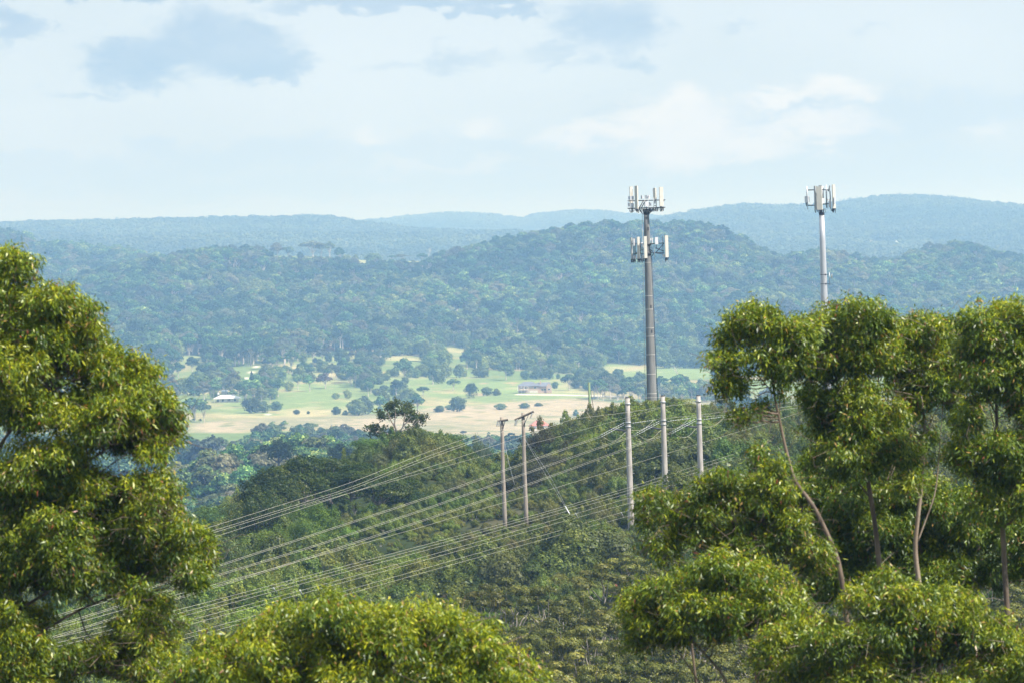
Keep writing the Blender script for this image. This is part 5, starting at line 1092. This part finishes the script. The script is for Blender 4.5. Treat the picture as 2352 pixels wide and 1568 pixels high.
m = MB(); g0, g1 = X(1150), X(1192); m.add([(g0, .5, -1), (g1, .5, -1), (g1, .5, 4.3), ((g0 + g1) / 2, .5, 6.4), (g0, .5, 4.3), (g0, 3, -1), (g1, 3, -1), (g1, 3, 4.3), ((g0 + g1) / 2, 3, 6.4), (g0, 3, 4.3)], [(0, 1, 2, 3, 4), (9, 8, 7, 6, 5), (1, 6, 7, 2), (0, 4, 9, 5), (2, 7, 8, 3), (3, 8, 9, 4)]); m.build('gable', BRICK, r)
m = MB(); m.box((X(1107), 3.5, 7.3), (.9, .9, 2.4)); m.build('chimney', BRICK, r)
windows(r, [(X(955), 3.8), (X(985), 3.8), (X(1062), 3.8)], -.0, 1.8, 1.4); windows(r, [(X(1120), 2.2), (X(1140), 2.2)], 1.5, 1.8, 1.5); windows(r, [(X(1171), 2.4)], .5, 1.6, 1.4)
windows(r, [(X(1032), .6), (X(1066), .6)], 0, 2.9, 2.6, name='garage_door')
m = MB(); m.box((X(962), -1.2, 2.5), (X(1005) - X(925), 2.4, .18)); m.build('balcony', TRIM, r)
for i in range(4): m = MB(); m.tube([(X(925) + i * (X(1005) - X(925)) / 3, -2.2, -1), (X(925) + i * (X(1005) - X(925)) / 3, -2.2, 5.2)], .12, 6); m.build('verandah_post', TRIM, r)
# red-roofed house half behind the scrub
p = ray_ground(1240, 988, 3000, 3700); r = empty('red_roofed_house', p, .1); tag(r, 'house with bright red tiled roof just visible over scrub right of the wooden poles', 'house'); s = K * p[1]
walls(-20 * s, 20 * s, 0, 8, -.5, 3).build('wall', WALLP, r); m = MB(); hip(m, -20 * s, 22 * s, 0, 8, 3.0, 6.0, 4); m.build('roof', ROOFR, r); windows(r, [(-3, 1.6), (2, 1.6)], 0)
for (x_, y_, w_, rf, lb) in ((377, 1080, 24, ROOFW, 'small white-roofed building at the edge of the left foreground tree'), (437, 1082, 18, ROOFW, 'white-walled farm building among the valley trees'), (508, 1078, 27, surf('tan_roof', (.55, .45, .36), .8), 'tan-roofed farm building in the valley clearing'), (484, 1092, 12, ROOFW, 'tiny white shed in front of the tan-roofed farm building')):
    q = ray_ground(x_, y_, 2450, 3100); w = w_ * K * q[1] / 2; r = empty('farm_building', q, rg.uniform(-.3, .3)); tag(r, lb, 'building'); walls(-w, w, 0, 5, -.5, 2.6).build('wall', WALLP, r); m = MB(); hip(m, -w, w, 0, 5, 2.6, 4.2, 1.2, .4); m.build('roof', rf, r); windows(r, [(-w * .5, 1.4), (w * .4, 1.4)], 0, 1.0, 1.0)
for (x_, y_, w_, lb) in ((2000, 567, 20, 'leftmost white farmhouse on the far hazy range'), (2040, 570, 13, 'middle white farmhouse on the far hazy range'), (2060, 568, 13, 'rightmost white farmhouse on the far hazy range')):
    q = ray_ground(x_, y_, 8800, 12400); w = w_ * K * q[1] / 2; r = empty('distant_farmhouse', q + (0, 0, 2)); tag(r, lb, 'house'); walls(-w, w, 0, 12, -6, 5).build('wall', surf('white_wall', (.85, .85, .84), .8), r); m = MB(); hip(m, -w, w, 0, 12, 5, 9, 4); m.build('roof', ROOFW, r)
# low shelter on the ridge
p = ray_ground(702, 597, 6000, 6300); r = empty('ridge_shelter', p); tag(r, 'long low dark-roofed shelter on the ridge under the flat-topped gums', 'shelter'); s = K * p[1]
m = MB(); m.box((0, 0, 3.2), (34 * s, 6, .5)); m.build('roof', DARKST, r)
for i in range(6): m = MB(); m.box(((-16 + i * 6.4) * s, -2.5, 1.2), (.5, .5, 4)); m.build('post', DARKST, r)
# ------------------------------------------------------------------ the three near tree groups
BARKN = surf('near_bark', (.21, .155, .11), .9, (.07, .05, .035), 5, (1, 1, .2), bump=.3)
BARKP = surf('near_pale_bark', (.36, .29, .22), .9, (.17, .12, .085), 4, (1, 1, .15), bump=.25)
DN, LN, WN = 400, .098, .026
rP = np.random.default_rng(66)
def polyfill(poly, n, a=30, b=56):
    out = []; P_ = np.array(poly); lo, hi = P_.min(0), P_.max(0)
    while len(out) < n:
        x, y = rP.uniform(lo[0], hi[0]), rP.uniform(lo[1], hi[1])
        if inpoly(np.array([x]), np.array([y]), poly)[0]: r_ = rP.uniform(a, b); out.append((float(x), float(y), float(r_), float(r_ * rP.uniform(.6, .85))))
    return out
left = [(20, 620, 60, 45), (-20, 690, 70, 60), (100, 690, 62, 42), (165, 705, 58, 42), (60, 770, 80, 50), (170, 760, 60, 38), (10, 850, 95, 62), (150, 810, 90, 52), (240, 835, 70, 42), (320, 865, 48, 40), (225, 915, 75, 42), (305, 925, 72, 50), (355, 945, 46, 52), (378, 985, 30, 55), (150, 930, 60, 38), (240, 985, 50, 26), (305, 1000, 55, 36), (350, 1022, 38, 28), (75, 935, 60, 36), (0, 935, 50, 26),
        (110, 1045, 92, 46), (40, 1100, 88, 62), (150, 1110, 88, 56), (245, 1115, 55, 38), (330, 1115, 44, 34), (377, 1112, 26, 48), (385, 1150, 18, 26), (300, 1160, 78, 52), (200, 1190, 88, 56), (60, 1200, 88, 62), (120, 1280, 80, 56), (10, 1300, 68, 70), (240, 1262, 78, 50), (340, 1230, 58, 46), (410, 1222, 46, 40), (452, 1268, 40, 46), (400, 1290, 54, 34), (432, 1318, 36, 24),
        (300, 1300, 48, 32), (190, 1330, 50, 26), (350, 1385, 42, 36), (318, 1430, 52, 30), (372, 1470, 32, 38), (250, 1510, 60, 26), (60, 1420, 60, 44), (30, 1540, 90, 44), (120, 1560, 40, 34), (340, 1520, 50, 24), (300, 1345, 34, 24), (215, 1478, 34, 18), (140, 1500, 40, 20), (400, 1525, 26, 26)]
left += polyfill([(-40, 610), (60, 640), (150, 690), (230, 780), (330, 870), (370, 970), (330, 1000), (200, 985), (60, 960), (-40, 960)], 16) + polyfill([(-40, 1060), (150, 1070), (320, 1110), (370, 1180), (430, 1240), (400, 1290), (250, 1300), (100, 1330), (-40, 1360)], 20) + polyfill([(-40, 1380), (60, 1410), (90, 1568), (-40, 1568)], 6) + polyfill([(280, 1400), (370, 1400), (390, 1568), (150, 1568)], 7, 24, 40)
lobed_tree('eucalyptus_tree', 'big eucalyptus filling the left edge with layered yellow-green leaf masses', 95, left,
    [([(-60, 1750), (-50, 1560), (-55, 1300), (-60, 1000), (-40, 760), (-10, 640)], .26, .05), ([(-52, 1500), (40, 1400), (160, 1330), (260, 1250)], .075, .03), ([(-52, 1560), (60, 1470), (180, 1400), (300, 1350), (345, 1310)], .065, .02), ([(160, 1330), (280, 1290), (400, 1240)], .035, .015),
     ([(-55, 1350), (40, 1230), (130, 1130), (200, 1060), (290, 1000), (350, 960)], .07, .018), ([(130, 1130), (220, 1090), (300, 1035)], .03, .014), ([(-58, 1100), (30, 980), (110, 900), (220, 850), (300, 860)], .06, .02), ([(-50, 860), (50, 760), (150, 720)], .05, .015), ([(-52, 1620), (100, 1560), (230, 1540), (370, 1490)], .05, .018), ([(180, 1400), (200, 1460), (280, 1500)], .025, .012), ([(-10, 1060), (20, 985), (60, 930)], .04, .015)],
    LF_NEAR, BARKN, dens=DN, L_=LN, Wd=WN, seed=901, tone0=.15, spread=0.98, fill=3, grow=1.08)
bot = [(745, 1405, 66, 40), (680, 1430, 66, 42), (830, 1418, 72, 38), (605, 1462, 60, 38), (530, 1492, 60, 36), (470, 1535, 56, 40), (915, 1428, 60, 34), (995, 1420, 66, 38), (1065, 1440, 58, 42), (1108, 1482, 48, 42), (900, 1490, 80, 45), (780, 1490, 90, 45), (650, 1512, 80, 42), (1010, 1500, 78, 42), (1185, 1530, 40, 34), (1216, 1565, 36, 36), (1085, 1548, 78, 42), (560, 1566, 80, 36), (700, 1575, 90, 38), (850, 1560, 90, 40), (970, 1575, 88, 38), (1150, 1600, 70, 38), (430, 1570, 44, 32),
       (370, 1600, 70, 34), (520, 1640, 90, 40), (680, 1650, 90, 40), (840, 1650, 90, 40), (1000, 1650, 90, 40), (1140, 1680, 80, 40)]
bot += polyfill([(560, 1490), (720, 1420), (900, 1440), (1080, 1450), (1180, 1568), (480, 1580)], 12)
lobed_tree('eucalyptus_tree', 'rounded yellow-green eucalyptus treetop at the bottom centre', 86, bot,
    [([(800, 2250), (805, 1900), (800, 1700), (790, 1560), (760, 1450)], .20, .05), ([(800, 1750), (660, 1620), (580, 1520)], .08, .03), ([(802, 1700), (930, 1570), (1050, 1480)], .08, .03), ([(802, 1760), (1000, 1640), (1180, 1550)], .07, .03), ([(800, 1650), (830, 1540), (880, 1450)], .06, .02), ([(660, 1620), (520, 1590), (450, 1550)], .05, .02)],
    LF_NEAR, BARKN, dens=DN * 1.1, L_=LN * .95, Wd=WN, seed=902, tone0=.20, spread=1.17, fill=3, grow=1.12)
D0 = 104
tA = [(1725, 722, 56, 34), (1690, 770, 50, 46), (1655, 825, 28, 36), (1668, 875, 22, 34), (1770, 765, 66, 46), (1838, 768, 52, 40), (1815, 815, 58, 34), (1745, 822, 44, 24), (1782, 862, 18, 26), (1692, 868, 22, 30), (1752, 918, 22, 12), (1690, 945, 26, 10), (1745, 1050, 18, 34), (1712, 935, 14, 10)]
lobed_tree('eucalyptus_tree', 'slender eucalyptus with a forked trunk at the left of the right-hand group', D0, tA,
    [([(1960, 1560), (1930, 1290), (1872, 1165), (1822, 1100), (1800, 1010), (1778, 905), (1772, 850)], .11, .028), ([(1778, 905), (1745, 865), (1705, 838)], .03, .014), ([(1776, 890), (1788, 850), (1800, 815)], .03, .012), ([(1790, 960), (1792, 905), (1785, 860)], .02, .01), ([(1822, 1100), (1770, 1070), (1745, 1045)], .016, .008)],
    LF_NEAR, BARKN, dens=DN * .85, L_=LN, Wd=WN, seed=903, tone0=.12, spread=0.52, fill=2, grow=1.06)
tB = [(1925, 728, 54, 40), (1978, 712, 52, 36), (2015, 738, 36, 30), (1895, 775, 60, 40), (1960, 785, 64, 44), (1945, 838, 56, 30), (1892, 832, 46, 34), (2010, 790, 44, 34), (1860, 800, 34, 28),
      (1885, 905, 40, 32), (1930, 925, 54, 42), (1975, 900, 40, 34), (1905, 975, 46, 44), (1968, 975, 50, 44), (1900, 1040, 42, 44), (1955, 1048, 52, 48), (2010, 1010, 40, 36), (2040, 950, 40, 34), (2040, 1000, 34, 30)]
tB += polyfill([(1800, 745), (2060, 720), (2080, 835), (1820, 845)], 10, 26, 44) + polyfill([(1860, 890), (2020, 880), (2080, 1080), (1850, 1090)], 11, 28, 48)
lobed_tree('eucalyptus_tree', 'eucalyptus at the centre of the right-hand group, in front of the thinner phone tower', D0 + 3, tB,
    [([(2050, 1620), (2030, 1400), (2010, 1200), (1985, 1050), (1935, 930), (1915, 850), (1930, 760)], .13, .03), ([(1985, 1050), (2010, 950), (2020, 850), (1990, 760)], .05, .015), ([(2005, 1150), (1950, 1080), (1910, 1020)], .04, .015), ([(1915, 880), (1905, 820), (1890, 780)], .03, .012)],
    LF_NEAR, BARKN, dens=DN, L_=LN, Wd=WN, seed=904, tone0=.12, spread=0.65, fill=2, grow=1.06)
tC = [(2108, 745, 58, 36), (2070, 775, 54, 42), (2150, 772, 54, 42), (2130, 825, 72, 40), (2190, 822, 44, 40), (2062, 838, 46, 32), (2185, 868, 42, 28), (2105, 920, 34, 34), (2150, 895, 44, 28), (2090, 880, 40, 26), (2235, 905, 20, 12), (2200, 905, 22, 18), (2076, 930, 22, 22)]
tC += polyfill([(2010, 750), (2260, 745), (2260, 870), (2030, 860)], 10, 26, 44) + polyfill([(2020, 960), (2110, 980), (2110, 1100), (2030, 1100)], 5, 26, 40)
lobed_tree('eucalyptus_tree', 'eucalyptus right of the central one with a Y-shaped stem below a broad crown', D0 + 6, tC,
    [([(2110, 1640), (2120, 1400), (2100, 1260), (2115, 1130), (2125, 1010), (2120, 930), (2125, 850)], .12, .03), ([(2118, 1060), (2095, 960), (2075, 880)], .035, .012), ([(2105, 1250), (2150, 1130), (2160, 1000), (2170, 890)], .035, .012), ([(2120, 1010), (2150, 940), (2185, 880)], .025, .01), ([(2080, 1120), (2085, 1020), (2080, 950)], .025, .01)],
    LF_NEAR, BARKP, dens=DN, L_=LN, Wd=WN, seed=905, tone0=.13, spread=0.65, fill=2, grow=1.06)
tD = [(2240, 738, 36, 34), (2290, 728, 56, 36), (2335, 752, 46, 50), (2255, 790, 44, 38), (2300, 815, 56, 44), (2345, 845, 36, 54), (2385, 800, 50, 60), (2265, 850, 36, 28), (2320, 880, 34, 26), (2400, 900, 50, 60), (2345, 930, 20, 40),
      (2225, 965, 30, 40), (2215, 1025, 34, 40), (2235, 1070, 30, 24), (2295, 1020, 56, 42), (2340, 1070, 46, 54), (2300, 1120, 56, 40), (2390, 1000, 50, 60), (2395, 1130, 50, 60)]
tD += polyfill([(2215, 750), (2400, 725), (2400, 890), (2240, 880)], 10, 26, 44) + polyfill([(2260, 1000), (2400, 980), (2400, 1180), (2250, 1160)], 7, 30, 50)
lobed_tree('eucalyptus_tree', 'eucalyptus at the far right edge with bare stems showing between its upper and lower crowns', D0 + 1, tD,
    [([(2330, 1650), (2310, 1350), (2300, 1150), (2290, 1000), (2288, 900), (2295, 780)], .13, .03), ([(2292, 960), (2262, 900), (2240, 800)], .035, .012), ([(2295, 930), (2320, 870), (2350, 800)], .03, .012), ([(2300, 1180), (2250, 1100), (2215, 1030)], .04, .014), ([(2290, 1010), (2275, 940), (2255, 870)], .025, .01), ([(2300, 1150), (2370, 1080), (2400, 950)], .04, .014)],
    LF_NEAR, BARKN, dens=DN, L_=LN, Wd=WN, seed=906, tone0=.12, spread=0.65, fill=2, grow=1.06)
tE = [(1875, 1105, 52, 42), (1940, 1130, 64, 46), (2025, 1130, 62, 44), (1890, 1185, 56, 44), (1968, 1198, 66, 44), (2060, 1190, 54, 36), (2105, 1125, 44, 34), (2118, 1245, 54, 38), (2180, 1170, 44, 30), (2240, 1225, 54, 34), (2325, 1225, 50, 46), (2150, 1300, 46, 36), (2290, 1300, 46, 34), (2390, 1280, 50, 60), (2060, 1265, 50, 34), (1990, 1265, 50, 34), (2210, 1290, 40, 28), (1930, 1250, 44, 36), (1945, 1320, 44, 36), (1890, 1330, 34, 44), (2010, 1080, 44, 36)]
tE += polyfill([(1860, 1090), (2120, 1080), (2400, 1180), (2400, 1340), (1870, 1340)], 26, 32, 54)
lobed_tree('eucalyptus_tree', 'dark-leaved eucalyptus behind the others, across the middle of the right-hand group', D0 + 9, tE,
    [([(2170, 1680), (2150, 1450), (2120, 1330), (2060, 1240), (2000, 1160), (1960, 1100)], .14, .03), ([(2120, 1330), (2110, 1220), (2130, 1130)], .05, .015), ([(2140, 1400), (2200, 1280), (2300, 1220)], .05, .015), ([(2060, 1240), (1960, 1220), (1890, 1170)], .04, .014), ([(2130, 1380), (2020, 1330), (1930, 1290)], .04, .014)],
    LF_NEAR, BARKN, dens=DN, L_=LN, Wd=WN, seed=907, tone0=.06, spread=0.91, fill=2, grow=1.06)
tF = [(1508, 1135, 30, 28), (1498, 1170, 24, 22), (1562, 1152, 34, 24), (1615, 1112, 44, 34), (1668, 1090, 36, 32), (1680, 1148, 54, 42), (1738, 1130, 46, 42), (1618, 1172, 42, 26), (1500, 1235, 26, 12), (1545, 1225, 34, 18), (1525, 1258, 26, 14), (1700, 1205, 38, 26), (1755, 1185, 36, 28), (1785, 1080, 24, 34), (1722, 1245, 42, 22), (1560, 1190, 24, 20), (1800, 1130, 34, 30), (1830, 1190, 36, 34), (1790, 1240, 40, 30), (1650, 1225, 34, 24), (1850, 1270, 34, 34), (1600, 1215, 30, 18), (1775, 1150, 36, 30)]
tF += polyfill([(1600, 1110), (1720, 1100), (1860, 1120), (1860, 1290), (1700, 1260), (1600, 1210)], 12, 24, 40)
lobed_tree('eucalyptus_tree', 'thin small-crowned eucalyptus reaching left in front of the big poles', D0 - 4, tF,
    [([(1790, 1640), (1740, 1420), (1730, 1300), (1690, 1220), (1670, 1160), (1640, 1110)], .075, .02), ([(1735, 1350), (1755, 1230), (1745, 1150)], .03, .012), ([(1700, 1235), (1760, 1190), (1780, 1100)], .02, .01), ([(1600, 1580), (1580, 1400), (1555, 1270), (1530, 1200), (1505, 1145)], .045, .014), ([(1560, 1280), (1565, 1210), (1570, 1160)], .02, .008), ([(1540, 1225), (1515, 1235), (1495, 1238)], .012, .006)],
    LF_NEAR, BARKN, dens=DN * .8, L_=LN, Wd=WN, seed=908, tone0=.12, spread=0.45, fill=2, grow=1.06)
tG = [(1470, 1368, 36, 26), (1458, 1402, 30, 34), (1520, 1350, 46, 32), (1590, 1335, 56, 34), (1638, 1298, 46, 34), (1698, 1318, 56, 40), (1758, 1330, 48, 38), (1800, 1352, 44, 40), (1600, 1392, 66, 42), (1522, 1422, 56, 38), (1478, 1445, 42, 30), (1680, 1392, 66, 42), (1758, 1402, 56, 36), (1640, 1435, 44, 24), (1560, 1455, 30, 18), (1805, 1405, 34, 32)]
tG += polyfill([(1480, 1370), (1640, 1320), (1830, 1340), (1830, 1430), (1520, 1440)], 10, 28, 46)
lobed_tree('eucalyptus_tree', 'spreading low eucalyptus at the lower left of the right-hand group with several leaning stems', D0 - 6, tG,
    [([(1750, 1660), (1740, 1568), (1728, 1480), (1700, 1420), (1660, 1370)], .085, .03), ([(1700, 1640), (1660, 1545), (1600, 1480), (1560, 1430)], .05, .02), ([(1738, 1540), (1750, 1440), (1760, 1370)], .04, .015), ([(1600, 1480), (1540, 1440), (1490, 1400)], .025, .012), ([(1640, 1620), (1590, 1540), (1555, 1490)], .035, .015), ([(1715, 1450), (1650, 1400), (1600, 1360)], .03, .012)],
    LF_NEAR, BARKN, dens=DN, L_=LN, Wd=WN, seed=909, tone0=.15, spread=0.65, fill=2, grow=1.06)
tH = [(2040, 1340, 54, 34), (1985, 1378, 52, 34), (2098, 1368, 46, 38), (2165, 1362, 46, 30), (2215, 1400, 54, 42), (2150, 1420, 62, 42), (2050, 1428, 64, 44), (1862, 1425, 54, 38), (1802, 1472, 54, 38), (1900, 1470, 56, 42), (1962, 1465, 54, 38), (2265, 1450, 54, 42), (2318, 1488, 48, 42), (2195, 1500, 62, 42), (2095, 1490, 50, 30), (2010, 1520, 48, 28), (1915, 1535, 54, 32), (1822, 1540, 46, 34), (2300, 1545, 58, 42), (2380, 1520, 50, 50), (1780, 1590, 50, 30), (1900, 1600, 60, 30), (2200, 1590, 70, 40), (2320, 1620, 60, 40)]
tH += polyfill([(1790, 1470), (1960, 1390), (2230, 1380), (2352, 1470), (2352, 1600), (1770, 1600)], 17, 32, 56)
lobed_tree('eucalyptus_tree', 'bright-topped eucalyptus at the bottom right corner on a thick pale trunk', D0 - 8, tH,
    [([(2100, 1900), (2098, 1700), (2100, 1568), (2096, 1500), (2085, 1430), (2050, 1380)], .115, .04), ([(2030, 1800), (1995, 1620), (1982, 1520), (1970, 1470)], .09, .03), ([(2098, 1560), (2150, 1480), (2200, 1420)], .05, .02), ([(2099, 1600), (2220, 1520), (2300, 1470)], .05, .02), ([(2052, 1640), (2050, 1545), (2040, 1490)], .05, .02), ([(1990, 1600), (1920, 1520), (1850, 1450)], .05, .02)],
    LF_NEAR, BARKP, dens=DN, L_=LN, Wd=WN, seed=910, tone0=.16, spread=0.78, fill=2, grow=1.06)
HAZE = 1.3e-4
# ------------------------------------------------------------------ the air
hm = newmat('haze'); t = hm.node_tree
pv = t.nodes.new('ShaderNodeVolumePrincipled'); pv.inputs['Color'].default_value = (.32, .58, 1.0, 1); pv.inputs['Absorption Color'].default_value = (1, 1, 1, 1); pv.inputs['Density'].default_value = HAZE; pv.inputs['Anisotropy'].default_value = 0.3
ho = t.nodes.new('ShaderNodeOutputMaterial'); t.links.new(pv.outputs[0], ho.inputs['Volume'])
z0_, z1_ = float(ZZ.min()) - 1.0, float(ZZ.max()) + 12.0      # a metre under the lowest ground, just over the highest trees
print('haze', z0_, z1_)
hb = MB(); hb.box((0, 15500, (z0_ + z1_) / 2), (15000, 32200, z1_ - z0_)); hz = hb.build('haze', hm); tag(hz, kind='stuff')
